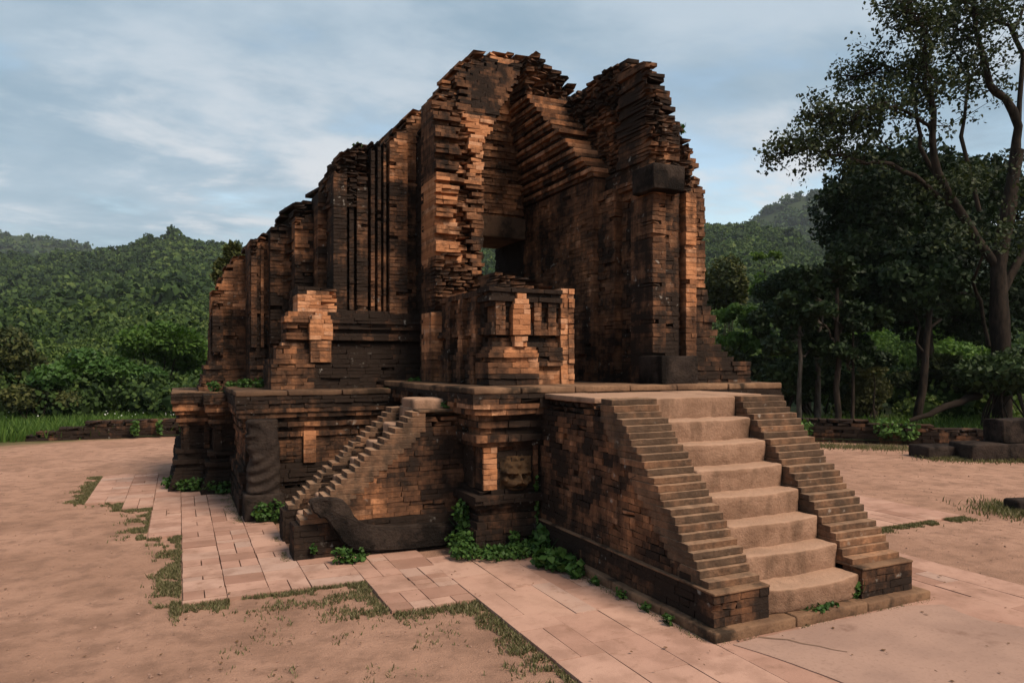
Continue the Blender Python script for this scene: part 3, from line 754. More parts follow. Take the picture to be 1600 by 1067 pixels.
# ---------------------------------------------------------------- side staircase (rises towards +X)
QX0, QX1, QY0, QY1 = 0.90, 2.40, 6.30, 7.22
NQ = 20; qruns = [(.075, .045, .045, .05)[i % 4] * rng.uniform(.85, 1.15) for i in range(NQ)]; k_ = (1.97 - .93) / sum(qruns); qx = [.93]
for r in qruns: qx.append(qx[-1] + r * k_)
qz = [.31 + (1.245 - .31) * i / NQ for i in range(NQ + 1)]
def side_line(x): return float(np.interp(x, qx[:NQ], qz[1:]))
sw = make_part('side', 'cheek_wall')
def st_side(x, z): return .38 + .16 * max(0, x - 1.6)
faceY(sw, QY0, QX0, 2.45, .31, 1.24, ch=.045, bl=.16, depth=.2, st=st_side, jit=.003, keep=lambda x, z: z < side_line(x - .06) - .045)
faceY(sw, QY0, QX0 - .02, 2.45, 0, .31, ch=.052, bl=.17, depth=.2, off=.025, st=.57, jit=.003)
faceY(sw, QY1 - .24, QX0, 2.45, 0, 1.24, ch=.045, bl=.16, depth=.2, st=.5, jit=.003, keep=lambda x, z: z < side_line(x - .06) - .045)
for (ya, yb) in ((QY0 - .025, QY0 + .25), (QY1 - .24, QY1)):
    faceX(sw, QX0 - .022, ya + .01, yb, 0, .305, ch=.052, bl=.16, depth=.12, st=.55, jit=.002)
    for i in range(NQ):
        lo = (qx[i] + rng.uniform(-.004, .004), ya + .02, qz[i] + .0015); hi = (min(qx[min(i + 4, NQ)] + .08, 2.42), yb - .004, qz[i + 1])
        V, F = rbox(lo, hi, r=.004, amp=.003, freq=6, seed=i + 7, maxcell=.09); occl.append((V, F))
        t = np.zeros((len(V), 3)); t[:, 0] = rng.uniform(.3, .9); t[:, 1] = .45; t[:, 2] = rng.uniform(.65, .9)
        obj('cheek_step', mesh_np('cheek_step', V, F, 'brick', t), ROOTS['side'])
for i in range(7):
    zt = .15 + .160 * (i + 1); x0 = 1.0 + .165 * i
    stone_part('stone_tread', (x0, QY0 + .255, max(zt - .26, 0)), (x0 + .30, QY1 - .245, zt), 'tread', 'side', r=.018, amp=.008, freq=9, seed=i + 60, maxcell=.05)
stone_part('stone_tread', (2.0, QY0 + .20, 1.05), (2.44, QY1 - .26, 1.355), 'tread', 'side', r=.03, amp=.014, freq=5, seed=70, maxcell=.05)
stone_part('cheek_coping', (1.985, QY0 - .012, 1.235), (2.44, QY0 + .198, 1.262), 'slab', 'side', r=.008, amp=.003, maxcell=.1)

# curved stone slab leaning on the side stair
def curved_slab():
    Z8 = [(238, 722), (262, 704), (330, 698), (430, 706), (470, 742), (500, 800), (545, 845), (620, 860), (760, 862), (900, 850), (1066, 842), (1078, 880), (1062, 930), (1040, 962), (900, 984), (760, 996), (620, 1004), (500, 1004), (440, 962), (395, 905), (360, 850), (330, 812), (300, 815), (285, 790), (262, 780), (250, 752)]
    P = [onY(420 + x / 3.68, 600 + y / 3.68, 6.12) for x, y in Z8]
    Q = []                                        # Chaikin smoothing
    for i in range(len(P)):
        a, b = P[i], P[(i + 1) % len(P)]
        Q += [(a[0] * .75 + b[0] * .25, a[1] * .75 + b[1] * .25), (a[0] * .25 + b[0] * .75, a[1] * .25 + b[1] * .75)]
    zmin = min(z for x, z in Q); Q = [(x, z - zmin + .036) for x, z in Q]
    bm = bmesh.new(); f = bm.faces.new([bm.verts.new((x, 6.15, z)) for x, z in Q])
    r = bmesh.ops.extrude_face_region(bm, geom=[f])
    for v in r['geom']:
        if isinstance(v, bmesh.types.BMVert): v.co.y = 6.255
    bmesh.ops.recalc_face_normals(bm, faces=bm.faces)
    bmesh.ops.bevel(bm, geom=[e for e in bm.edges if abs(e.verts[0].co.y - e.verts[1].co.y) < 1e-5], offset=.012, segments=2, affect='EDGES')
    for v in bm.verts:
        w = mnoise.noise_vector(v.co * 9); v.co += w * .008
    me = bpy.data.meshes.new('carved_balustrade'); bm.to_mesh(me); bm.free(); me.materials.append(M['dark'])
    o = obj('carved_balustrade', me); tag(o, 'dark curved stone balustrade slab lying against the narrow side staircase', 'stone slab')
    dg = [[v.co[:] for v in me.vertices], [list(p.vertices) for p in me.polygons]]
curved_slab()

# ---------------------------------------------------------------- weathered statue on its plinth by the terrace
def statue():
    root = empty('guardian_statue', (0.78, 8.2, 0)); tag(root, 'blackened weathered stone figure standing against the terrace corner', 'statue')
    pl = stone('plinth', (0.62, 7.98, 0.02), (1.02, 8.34, 0.30), 'dark', root, r=.02, amp=.012, freq=4, seed=2, maxcell=.06)
    # upright body: rounded mass whose left edge carries a profile (cap, brow, muzzle, chest folds, haunch)
    pr = [(0.30, .00), (.36, -.01), (.42, .012), (.46, -.006), (.50, .014), (.54, -.004), (.58, .02), (.63, .05), (.68, .065), (.72, .03), (.76, .0), (.79, -.02), (.82, .0), (.85, -.025), (.88, -.01), (.91, -.03), (.94, .015), (.98, -.005), (1.02, -.01), (1.06, -.012), (1.08, .02)]
    zs_ = np.linspace(.30, 1.08, 70); n = 28; V = []; F = []
    for z in zs_:
        e = .6 * float(np.interp(z, [p[0] for p in pr], [p[1] for p in pr])); top = 1 if z < 1.0 else 1.03
        x0, x1, y0, y1 = .655 + e, .655 + .335 * top - max(0, z - .72) * .10, 8.02, 8.32
        cx, cy, hx, hy = (x0 + x1) / 2, (y0 + y1) / 2, (x1 - x0) / 2, (y1 - y0) / 2
        for j in range(n):
            a = 2 * math.pi * j / n; c, s = math.cos(a), math.sin(a); q = (abs(c) ** 5 + abs(s) ** 5) ** (-1 / 5)
            x, y = cx + hx * c * q, cy + hy * s * q
            rr_ = math.hypot(x - .70, (z - .86) * .9); fold = 0.013 * math.sin(rr_ * 62) * (1 if z < .70 else 0.5)        # carved arcs
            ear = 0.035 * math.exp(-((x - .90) / .05) ** 2 - ((z - .86) / .10) ** 2) + .03 * math.exp(-((x - .68) / .05) ** 2 - ((z - .93) / .04) ** 2) + 0.025 * math.exp(-((x - .74) / .07) ** 2 - ((z - .66) / .06) ** 2)
            y += (fold - ear) if s < -0.3 else 0
            w = mnoise.noise_vector(Vector((x * 9, y * 9, z * 9))) * .007
            V.append((x + w.x, y + w.y, z))
    m = len(zs_)
    for i in range(m - 1):
        for j in range(n): F.append((i * n + j, i * n + (j + 1) % n, (i + 1) * n + (j + 1) % n, (i + 1) * n + j))
    b = len(V); V.append((.82, 8.17, 1.09))
    T = [((m - 1) * n + j, (m - 1) * n + (j + 1) % n, b, b) for j in range(n)]
    me = bpy.data.meshes.new('body'); me.from_pydata(V, [], F + [t[:3] for t in T]); me.materials.append(M['dark'])
    for p in me.polygons: p.use_smooth = True
    obj('body', me, root)
statue()

# ---------------------------------------------------------------- tower
SKY_L = [(322, 470), (330, 455), (345, 450), (352, 425), (372, 400), (391, 397), (393, 374), (420, 364), (446, 346), (456, 330), (470, 318), (500, 303), (515, 283), (530, 254), (541, 235), (560, 225), (600, 222), (616, 208), (640, 182), (655, 172), (680, 160)]
fw = make_part('tower', 'facade_wall')
def top_on(Y, jag=.03, drop=0.0):
    f = sil(SKY_L, lambda px, py: onY(px, py, Y), jag); return lambda x, z: z < f(x) - drop
# the solid body of the wall, seen in the gaps between the piers
faceY(fw, 11.1, .50, 1.3, 1.4, 3.9, depth=.5, keep=top_on(11.1), st=.47)
faceY(fw, 10.0, 1.10, 1.9, 1.4, 4.4, depth=.5, keep=top_on(10.0), st=.49, rough=.02)
faceY(fw, 9.3, 1.60, 3.0, 2.2, 5.2, depth=.5, keep=top_on(9.3), st=.48, rough=.02)
# outer corner pier, furthest back
base_pr = prof([(1.285, 1.36, .16), (1.36, 1.44, .13), (1.44, 1.52, .11), (1.52, 1.60, .07), (1.60, 1.66, .09), (1.66, 1.72, .03), (1.72, 9, 0)])
def st_d(x, z): return .40 if z > 2.45 else .48
faceY(fw, 10.82, .42, .56, 1.8, 3.0, depth=.3, off=.02, keep=top_on(10.9, drop=.15), st=.47, bl=.13)
faceY(fw, 10.9, .40, .96, 1.285, 3.4, depth=.5, off=base_pr, breaks=base_pr.breaks, ext=(1, 0), keep=top_on(10.9), st=st_d)
faceX(fw, .40, 10.9, 12.2, 1.285, 3.0, off=base_pr, breaks=base_pr.breaks, ext=(0, 1), cut=(0, .4), keep=lambda y, z: z < 2.62 - (y - 10.9) * .35 + rng.uniform(-.04, .04), st=.46)
# second pier
faceY(fw, 10.25, .86, 1.50, 1.36, 3.9, depth=.7, off=lambda x, z: base_pr(x, z - .02), breaks=base_pr.breaks, keep=top_on(10.25), st=lambda x, z: .485)
faceX(fw, .86, 10.25, 11.0, 1.36, 3.7, keep=lambda y, z: z < 3.28 + rng.uniform(-.03, .03), cut=(0, .3), st=.5)
for (xa, xb, o) in ((.875, .95, .05), (1.0, 1.04, .03), (1.09, 1.24, .04), (1.30, 1.34, .04), (1.38, 1.45, .06)):
    faceY(fw, 10.25, xa, xb, 1.9, 3.5, depth=.3, off=o, keep=top_on(10.25, drop=.12), st=.46, bl=.12)
# deep broken recess beside the fluted pilasters
faceY(fw, 9.72, 1.36, 2.0, 1.38, 4.3, depth=.7, keep=top_on(9.72), rough=lambda x, z: .10 if z > 2.6 else .03, st=.52, bl=.18)
faceY(fw, 9.62, 1.36, 1.60, 2.55, 3.75, depth=.3, keep=top_on(9.62, drop=.12), st=lambda x, z: .36 if (3.1 < z < 3.6 and x < 1.5) else .5, bl=.18, rough=.02)
faceX(fw, 1.72, 8.95, 9.75, 2.3, 4.35, rough=.05, keep=lambda y, z: z < 4.35 - (y - 8.95) * .55 + rng.uniform(-.06, .06), st=.53, cut=(0, .2))
# main face with fluted pilasters
Ya = 8.90
def xa_(px): return onY(px, 400, Ya)[0]
cuts = [(520, 541, .05), (541, 546, -.075), (546, 553, .0), (553, 557, -.075), (557, 574, .03), (574, 579, -.10), (579, 585, .03), (585, 589, -.075), (589, 594, .05), (594, 598, -.075), (598, 602, .05), (602, 606, -.075), (606, 634, .09), (634, 672, -.02)]
segs = [(xa_(a), xa_(b), o) for a, b, o in cuts]
ka = top_on(Ya)
faceY(fw, Ya, segs[0][0], segs[-1][1], 2.28, 5.1, ch=.044, bl=.16, depth=.6, segs=segs, keep=ka, jit=.003,
      st=lambda x, z: (.49 if x < 2.4 else .47) if z < 3.95 else (.34 if x > 2.38 else .47), rough=lambda x, z: .04 if (z > 4.0 and x < 2.2) else 0)
# capitals broken above the flutes
faceY(fw, Ya - .03, xa_(520), xa_(560), 3.62, 4.75, ch=.046, bl=.17, depth=.4, keep=top_on(Ya, drop=.0), rough=.05, st=.47)
# stepped base of the main face
bp = make_part('tower', 'base_moulding')
low_pr = prof([(1.385, 1.68, .06), (1.68, 1.74, .035), (1.74, 1.80, .02), (1.80, 1.86, -.01), (1.86, 1.93, -.035), (1.93, 1.965, -.09)])
block(bp, 1.02, 2.80, 8.74, 9.6, 1.385, 1.74, low_pr, 'YX', bl=.17, ch=.045, st=lambda s, z: .46 if s < .5 else .56, jit=.004)
def slope(x, z): return z < 1.74 + (x - .98) * 1.25
faceY(bp, 8.74, 1.02, 2.80, 1.74, 1.965, off=low_pr, breaks=low_pr.breaks, keep=slope, st=lambda x, z: .46 if x < 1.4 else .55, bl=.2)
up_pr = prof([(1.965, 2.05, .045), (2.05, 2.10, -.01), (2.10, 2.17, .04), (2.17, 2.24, .07), (2.24, 2.30, .02)])
faceY(bp, 8.76, 1.18, 2.80, 1.965, 2.30, off=up_pr, breaks=up_pr.breaks, ext=(1, 0), st=lambda x, z: .42 if x < 1.75 else .56, bl=.2)
faceX(bp, 1.18, 8.76, 9.6, 1.74, 2.30, off=0.0, st=.53, cut=(0, .2))
faceY(bp, 8.75, 1.27, 1.73, 2.30, 2.60, depth=.4, st=lambda x, z: .27 if z < 2.52 else .5, bl=.16, keep=lambda x, z: x < 1.74 - max(0, (z - 2.40)) * .4)
faceX(bp, 1.27, 8.75, 9.5, 2.30, 2.60, st=.53, cut=(0, .3))
def niche(part, Y, xc, w, z0, z1, st):
    h = z1 - z0
    for i, (za, zb) in enumerate(courses(z0, z1, .05)):
        zt = (za * .4 + zb * .6); q = 1 if zt < z0 + h * .5 else math.sqrt(max(.01, 1 - ((zt - z0 - h * .5) / (h * .52)) ** 2))
        hw = w * .5 * q; m = xc + rng.uniform(-.3, .3) * hw
        for a_, b_ in ((xc - hw, m), (m, xc + hw)):
            if b_ - a_ > .01: add_brick(part, a_, Y + rng.gauss(0, .002), za, 1, 0, b_ - a_, zb - za, .22, st)
niche(bp, 8.64, 1.525, .27, 1.965, 2.30, .25)
faceY(bp, 8.655, 1.405, 1.645, 1.70, 1.955, ch=.046, bl=.17, depth=.2, st=.30, jit=.002)
# plain dark course under the fluted face to the porch wall
faceY(bp, 8.86, 1.3, 2.82, 2.24, 2.34, off=.02, st=.53)

# porch wall, broken end towards the viewer
pw = make_part('tower', 'porch_wall')
def xr(z): return 3.39 + .62 * .06 * math.floor(max(0, z - 4.36) / .06) + .012 * math.sin(z * 40)
def end_off(x, z):
    zone = 0 if x < 3.04 else (1 if x < 3.20 else 2)
    o = -.38 * max(0, z - 4.35) ** 1.15
    if zone == 0: o += .035 * (1 if math.sin(z * 37 + 1.3 * math.sin(z * 5)) > -.2 else -1)
    if zone == 1: o += -.06
    return o
def end_st(x, z):
    if x < 3.04: return .30 if 2.9 < z < 3.95 else .44
    if x < 3.20: return .39
    return .31 if 3.85 < z < 4.8 else .46
END_TOP = [(660, 175), (672, 162), (700, 126), (718, 110), (740, 94), (775, 92), (800, 95), (828, 98), (840, 100)]
fe = sil(END_TOP, lambda px, py: onY(px, py, 8.62), .035)
faceY(pw, 8.14, 2.77, 4.22, 1.48, 5.75, ch=.048, bl=.165, depth=.55, off=end_off, jit=.006,
      rough=lambda x, z: .07 if 3.04 < x < 3.20 else .012, st=end_st,
      smax=lambda z: min(xr(z) + rng.uniform(-.02, .02), 4.22) - 2.77, keep=lambda x, z: z < fe(x))
faceX(pw, 2.77, 8.14, 8.95, 1.48, 4.95, depth=.3, st=.56, cut=(0, .45), keep=lambda y, z: z < 4.72 - (y - 8.14) * .12 + rng.uniform(-.05, .05), out=.04)
# low remnants of the same wall nearer the stair
faceY(pw, 7.78, 2.60, 2.86, 1.48, 2.27, depth=.36, st=lambda x, z: .30 if z > 1.75 else .44, bl=.2)
faceX(pw, 2.60, 7.78, 8.2, 1.48, 2.25, depth=.25, cut=(0, .3), st=.5)
faceY(pw, 7.98, 2.72, 3.36, 1.48, 3.0, depth=.3, bl=.17, rough=.03, st=.45, keep=lambda x, z: z < 2.95 - max(0, x - 3.0) * .9 + rng.uniform(-.1, .1))

# doorway wall at the back of the porch, with corbel courses above a stone lintel
dw = make_part('tower', 'doorway_wall')
def back_off(x, z): return .028 * math.floor(max(0, z - 3.72) / .125) * .5 + (.02 if int(z / .062) % 2 else 0)
BACK_TOP = [(660, 180), (690, 150), (715, 115), (740, 93), (775, 91), (800, 93), (826, 95), (835, 88), (850, 92)]
fb = sil(BACK_TOP, lambda px, py: onY(px, py, 9.2), .03)
faceY(dw, 9.2, 3.25, 4.62, 3.73, 6.05, ch=.047, bl=.18, depth=.6, off=back_off, st=lambda x, z: .38 if z < 4.9 else .40, keep=lambda x, z: z < fb(x), jit=.006)
faceX(dw, 4.42, 9.22, 10.15, 1.47, 3.44, st=.62, depth=.3)
faceY(dw, 9.2, 3.1, 3.42, 1.47, 3.44, st=.5, depth=.6)
faceY(dw, 9.2, 4.43, 4.7, 1.47, 3.73, st=.6, depth=.6)
stone_part('lintel', (3.28, 9.14, 3.44), (4.47, 10.1, 3.73), 'lintel', 'tower', r=.015, amp=.006, freq=4, seed=3, maxcell=.12)

# right-hand wall with the surviving half of the corbelled vault
rw = make_part('tower', 'vault_wall')
faceX(rw, 4.45, 7.30, 9.2, 1.475, 3.88, ch=.046, bl=.16, depth=.25, st=.43, jit=.003)
for i in range(9):                                # each corbel course a projecting ledge of stacked bricks
    za = 3.86 + i * .150; zb = za + .150; o = .015 + .034 * i; yn = 7.32 + max(0, za - 3.92) * 1.0
    faceX(rw, 4.45, yn + rng.uniform(-.03, .03), 9.2, za, za + .045, ch=.045, bl=.2, depth=.3, off=o - .035, st=.56, jit=.003)  # darker colour paints shade in the recess, lighter edge above bolds the ledge
    faceX(rw, 4.45, yn + rng.uniform(-.03, .03), 9.2, za + .045, za + .10, ch=.05, bl=.22, depth=.34, off=o, st=.43, jit=.003)
    faceX(rw, 4.45, yn + rng.uniform(-.05, .03), 9.2, za + .10, zb, ch=.05, bl=.24, depth=.36, off=o + .026, st=.35, jit=.003)
faceX(rw, 4.62, 6.45, 7.35, 1.475, 3.9, bl=.17, depth=.3, st=.48, jit=.004)
faceX(rw, 4.52, 6.95, 7.31, 1.475, 3.7, bl=.16, depth=.2, st=.47, jit=.005)
RT_TOP = [(900, 140), (915, 128), (935, 112), (955, 98), (975, 97), (1000, 91), (1022, 92), (1034, 100)]
fr = sil(RT_TOP, lambda px, py: onX(px, py, 4.66), .04)
faceX(rw, 4.66, 6.20, 8.75, 3.85, 5.45, ch=.043, bl=.135, depth=.2, rough=lambda y, z: .025 + .025 * (z > 4.4), st=lambda y, z: .47, jit=.012, keep=lambda y, z: z < fr(y) and y > 6.22 + max(0, z - 4.2) * .5, out=.08)
# piers at the free end of that wall
faceX(rw, 4.45, 6.12, 6.52, 1.475, 3.47, bl=.16, depth=.25, st=.45, cut=(0, .22))
FR_TOP = [(1000, 92), (1028, 93), (1036, 150), (1052, 165), (1070, 182), (1078, 214), (1096, 224), (1102, 268), (1110, 288), (1114, 300)]
ff = sil(FR_TOP, lambda px, py: onY(px, py, 6.15), .03)
faceY(rw, 6.12, 4.45, 5.02, 1.475, 3.5, bl=.16, depth=.4, segs=[(4.45, 4.62, .0), (4.62, 4.80, -.02), (4.80, 4.88, -.10), (4.88, 5.02, .0)],
      st=lambda x, z: (.44 if x < 4.64 else (.52 if x < 4.88 else .37)) , keep=lambda x, z: z < ff(x))
faceY(rw, 6.18, 4.47, 5.04, 3.5, 5.2, ch=.043, bl=.135, depth=.6, rough=.045, off=lambda x, z: -.10 * max(0, z - 3.9), st=.47, keep=lambda x, z: z < ff(x), out=.1, jit=.012)
faceY(rw, 6.28, 5.0, 5.27, 1.475, 4.3, bl=.16, depth=.5, st=lambda x, z: .43, keep=lambda x, z: z < ff(x), jit=.006, off=lambda x, z: .0)
faceR(rw, 5.27, 6.28, 8.9, 1.475, 4.0, bl=.17, depth=.3, st=.42, keep=lambda y, z: z < 3.95 + rng.uniform(-.08, .08), cut=(.3, 0))
# outward-stepping base mouldings on the right
rb_pr = prof([(1.475, 1.54, .42), (1.54, 1.70, .38), (1.70, 1.76, .34), (1.76, 1.82, .27), (1.82, 1.90, .17), (1.90, 1.98, .09), (1.98, 2.06, .13), (2.06, 2.14, .06), (2.14, 2.22, .10), (2.22, 2.32, .05), (2.32, 2.5, .02)])
for za, zb in courses(1.475, 2.5, .062, rb_pr.breaks):
    o = rb_pr(0, (za + zb) / 2); n = 2
    xw = 5.27 + o + rng.uniform(-.02, .02); xs_ = [4.95, 5.2, xw]
    for a, b in zip(xs_, xs_[1:]):
        if b - a > .03: add_brick(rw, a, 6.26 - .25 * o + rng.uniform(-.012, .012), za, 1, 0, b - a, zb - za, .5, .50)
faceR(rw, 5.27, 6.35, 8.9, 1.475, 2.5, off=rb_pr, breaks=rb_pr.breaks, st=.5, depth=.3)
# crumbling crest between the two broken walls
kw_ = make_part('tower', 'broken_crest')
CR = [(824, 90), (830, 84), (846, 90), (858, 100), (878, 114), (893, 128), (899, 150), (915, 175), (940, 200)]
fc = sil(CR, lambda px, py: onY(px, py, 8.62), .04)
faceY(kw_, 8.62, 4.20, 5.05, 4.75, 6.0, ch=.052, bl=.16, depth=.7, rough=.055, st=.45, keep=lambda x, z: z < fc(x), jit=.012, out=.12)
faceX(kw_, 4.24, 8.62, 9.3, 4.75, 5.95, ch=.052, bl=.16, depth=.4, rough=.04, st=.48, keep=lambda y, z: z < 5.75 + rng.uniform(-.05, .1), cut=(0, .3))
# blackened stones left in place
stone_part('projecting_stone', (4.37, 5.99, 3.47), (4.76, 6.38, 3.73), 'dark', 'tower', r=.012, amp=.008, freq=4, seed=9, maxcell=.07)
stone_part('door_socle_stone', (4.40, 5.90, 1.476), (4.86, 6.30, 1.765), 'dark', 'tower', r=.012, amp=.006, freq=4, seed=12, maxcell=.07)
faceY(rw, 5.99, 4.92, 5.66, 1.474, 1.71, ch=.05, bl=.2, depth=.4, st=.50, rough=.012)

# ---------------------------------------------------------------- porch wall stump on the terrace edge
pb = make_part('pier', 'niche_wall')
PX0, PX1, PY0 = 2.72, 3.62, 6.32
b_pr = prof([(1.48, 1.54, .05), (1.54, 1.70, .065), (1.70, 1.745, .03), (1.745, 1.79, .06), (1.79, 1.82, .03), (1.82, 1.85, .0)])
faceY(pb, PY0, PX0, 3.20, 1.48, 1.85, off=b_pr, breaks=b_pr.breaks, ext=(1, 0), st=lambda x, z: .36 if z > 1.58 else .50, bl=.16, jit=.003)
faceY(pb, PY0, 3.20, 3.47, 1.48, 1.85, off=lambda x, z: .0 if z < 1.68 else .05, st=lambda x, z: .36 if z < 1.66 else .52, bl=.16, jit=.003)
m_pr = prof([(1.85, 1.90, .0), (1.90, 1.94, -.03), (1.94, 1.965, -.07), (1.965, 2.03, .03), (2.03, 2.09, .015), (2.09, 2.24, -.02), (2.24, 2.29, .02), (2.29, 2.34, .055), (2.34, 2.38, .03), (2.38, 2.42, .06)])
faceY(pb, PY0 + .03, PX0 + .02, 3.48, 1.85, 2.42, off=m_pr, breaks=m_pr.breaks, ext=(1, 0), st=lambda x, z: .475 if z < 2.3 else .52, bl=.16, jit=.004)
niche(pb, PY0 - .045, 3.02, .19, 1.965, 2.37, .24)
faceY(pb, PY0 - .03, 2.95, 3.09, 1.85, 1.955, ch=.045, bl=.12, depth=.15, st=.26, jit=.002)
for xa, xb in ((2.76, 2.86), (3.17, 3.25), (3.33, 3.42)):
    faceY(pb, PY0 + .02, xa, xb, 1.965, 2.29, ch=.045, bl=.09, depth=.2, off=.03, st=.42)
for i, (xa, xb) in enumerate(((3.47, 3.555), (3.555, PX1))):      # toothed pilaster at the free end
    faceY(pb, PY0 - .01 - .012 * i, xa, xb, 1.48, 2.44, ch=.05, bl=.10, depth=.4, st=.31, jit=.006)
faceR(pb, PX1, PY0 + .05, 7.7, 1.48, 2.42, bl=.16, depth=.3, st=.45, cut=(.3, 0))
s_pr = prof([(1.48, 1.72, .03), (1.72, 1.78, .05), (1.78, 1.85, .0), (1.85, 1.95, -.02), (1.95, 1.97, -.05), (1.97, 2.04, .03), (2.04, 2.36, 0), (2.36, 2.42, .03)])
faceX(pb, PX0, PY0, 7.78, 1.48, 2.42, off=s_pr, breaks=s_pr.breaks, ext=(0, 1), cut=(0, .2), st=lambda y, z: .47, bl=.18)
for y in (6.62, 6.98, 7.36):
    faceX(pb, PX0, y, y + .14, 1.48, 2.36, off=lambda y_, z: .05 if z > 1.8 else .07, bl=.12, depth=.2, st=.43)
for i in range(6):                                # rubble courses left on top
    z = 2.42 + i * .036; a = 2.84 + .022 * i + rng.uniform(0, .07); b = 3.50 - (.02 * i if i < 3 else .05 * i) + rng.uniform(-.06, .03); y = 6.48 + .06 * i
    faceY(pb, y, a, b, z, z + .034, ch=.034, bl=.16, depth=.5, rough=.03, st=.45, jit=.01)
stone_part('coping_slab', (PX0 + .03, PY0 + .02, 2.40), (3.47, 7.6, 2.425), 'slab', 'pier', r=.008, amp=.004, maxcell=.15)

# ================================================================== BOUNDARY WALLS
thing('wl', 'boundary_wall', (-1.5, 18.2, 0), 'low crumbling brick wall at the foot of the left hillside', 'wall')
thing('wr', 'boundary_wall', (13.0, 10.5, 0), 'low dark brick wall running in front of the right-hand trees', 'wall')
for key, P, tops in (('wl', [(-3.0, 18.35), (-1.9, 18.25), (2.6, 17.9)], [(0, .10), (.55, .26), (1.1, .30), (1.15, .40), (5.7, .44)]),
                     ('wr', [(9.6, 13.4), (12.12, 11.3), (14.0, 9.55), (16.2, 8.2)], [(0, .52), (3.3, .50), (5.7, .42), (6.0, .34), (8.5, .34)])):
    pt = make_part(key, 'masonry'); acc = 0
    for p, q in zip(P, P[1:]):
        LL = math.dist(p, q); a0 = acc
        face(pt, p, q, 0, .56, ch=.07, bl=.24, depth=.35, rough=.02, st=.53, jit=.012, keep=lambda s, z, a0=a0: z < np.interp(a0 + s, [t[0] for t in tops], [t[1] for t in tops]) + rng.uniform(-.03, .03), out=.08)
        acc += LL
emit_bricks(ROOTS, occl)

# ================================================================== LOOSE STONES
def loose(lo, hi, label, seed, group=None, amp=.02):
    c = ((lo[0] + hi[0]) / 2, (lo[1] + hi[1]) / 2, lo[2]); V, F = rbox(np.array(lo) - c, np.array(hi) - c, r=.03, amp=amp, freq=2.5, seed=seed, maxcell=.08)
    ca, sa = math.cos(.35), math.sin(-.35); V = np.stack([V[:, 0] * ca - V[:, 1] * sa, V[:, 0] * sa + V[:, 1] * ca, V[:, 2]], 1)
    o = obj('stone_block', mesh_np('stone_block', V, F, 'dark', smooth=True)); o.location = c; tag(o, label, 'stone block', group or 'loose stone blocks at the right edge of the yard')
loose((12.0, 8.2, -.02), (12.75, 8.75, .22), 'low rough stone block at the left end of the dark stone heap', 3)
loose((12.35, 7.55, -.02), (13.7, 8.15, .30), 'long flat dark stone slab in the middle of the stone heap', 4)
loose((13.0, 7.5, .29), (13.9, 8.0, .70), 'square black stone block lying on top of the stone heap', 5)
loose((13.3, 6.9, -.02), (14.4, 7.5, .34), 'dark stone slab under the square block at the right picture edge', 6)
loose((8.62, 4.86, -.02), (8.95, 5.1, .13), 'small dark stone alone in grass at the right picture edge', 7)

# ================================================================== VEGETATION
def cluster_points(g, centres, radii, n, shell=0.35):
    """points in ellipsoid clusters, denser towards the outside"""
    C = []; O = []
    w = np.array([np.prod(np.atleast_1d(r) * np.ones(3)) ** (2 / 3) for r in radii]); w = w / w.sum()
    for c, r, q in zip(centres, radii, w):
        m = max(3, int(n * q)); d = g.normal(size=(m, 3)); d /= np.linalg.norm(d, axis=1, keepdims=True)
        rad = (shell + (1 - shell) * g.random(m)) ** (1 / 2.2)
        C.append(np.asarray(c) + d * rad[:, None] * (np.atleast_1d(r) * np.ones(3))); O.append(d)
    return np.concatenate(C), np.concatenate(O)
def lumps(g, c, r, n, k=0.42):
    """split an ellipsoid into n smaller overlapping lumps sitting near its surface"""
    cs = []; rs = []
    for i in range(n):
        d = g.normal(size=3); d /= np.linalg.norm(d); d[2] = d[2] if d[2] > -0.5 else -d[2] * 0.6
        q = g.uniform(0.45, 0.95); cs.append(np.asarray(c) + d * np.asarray(r) * q); s = k * g.uniform(0.6, 1.25); rs.append(np.asarray(r) * s * np.array([1, 1, 0.85]))
    return cs, rs
def foliage(name, cs, rs, n, size, mat, parent, seed, droop=0.3, base=0.5, spread=0.28, shell=0.35):
    g = np.random.default_rng(seed); C, O = cluster_points(g, cs, rs, n, shell)
    V, F = leaf_cards(C, size, droop=droop, out=O * 0.9, seed=seed, aspect=0.34)
    cl = np.array([mnoise.noise(Vector(tuple(c * 0.9)) ) for c in C[:: max(1, len(C) // 4000)]]); cl = np.repeat(cl, max(1, len(C) // 4000))[:len(C)]
    cl = np.pad(cl, (0, len(C) - len(cl)))
    t = np.clip(base + spread * cl + g.normal(size=len(C)) * 0.16, 0, 1); t3 = np.repeat(np.stack([t, t * 0, t * 0], 1), 4, axis=0)
    return obj(name, mesh_np(name, V, F, mat, t3), parent)
def wobble(p, q, n, amp, seed):
    g = random.Random(seed); out = []
    for i in range(n + 1):
        f = i / n; v = Vector(p).lerp(Vector(q), f)
        if 0 < i < n: v += Vector((g.uniform(-1, 1), g.uniform(-1, 1), g.uniform(-.6, .6))) * amp
        out.append(v)
    return out

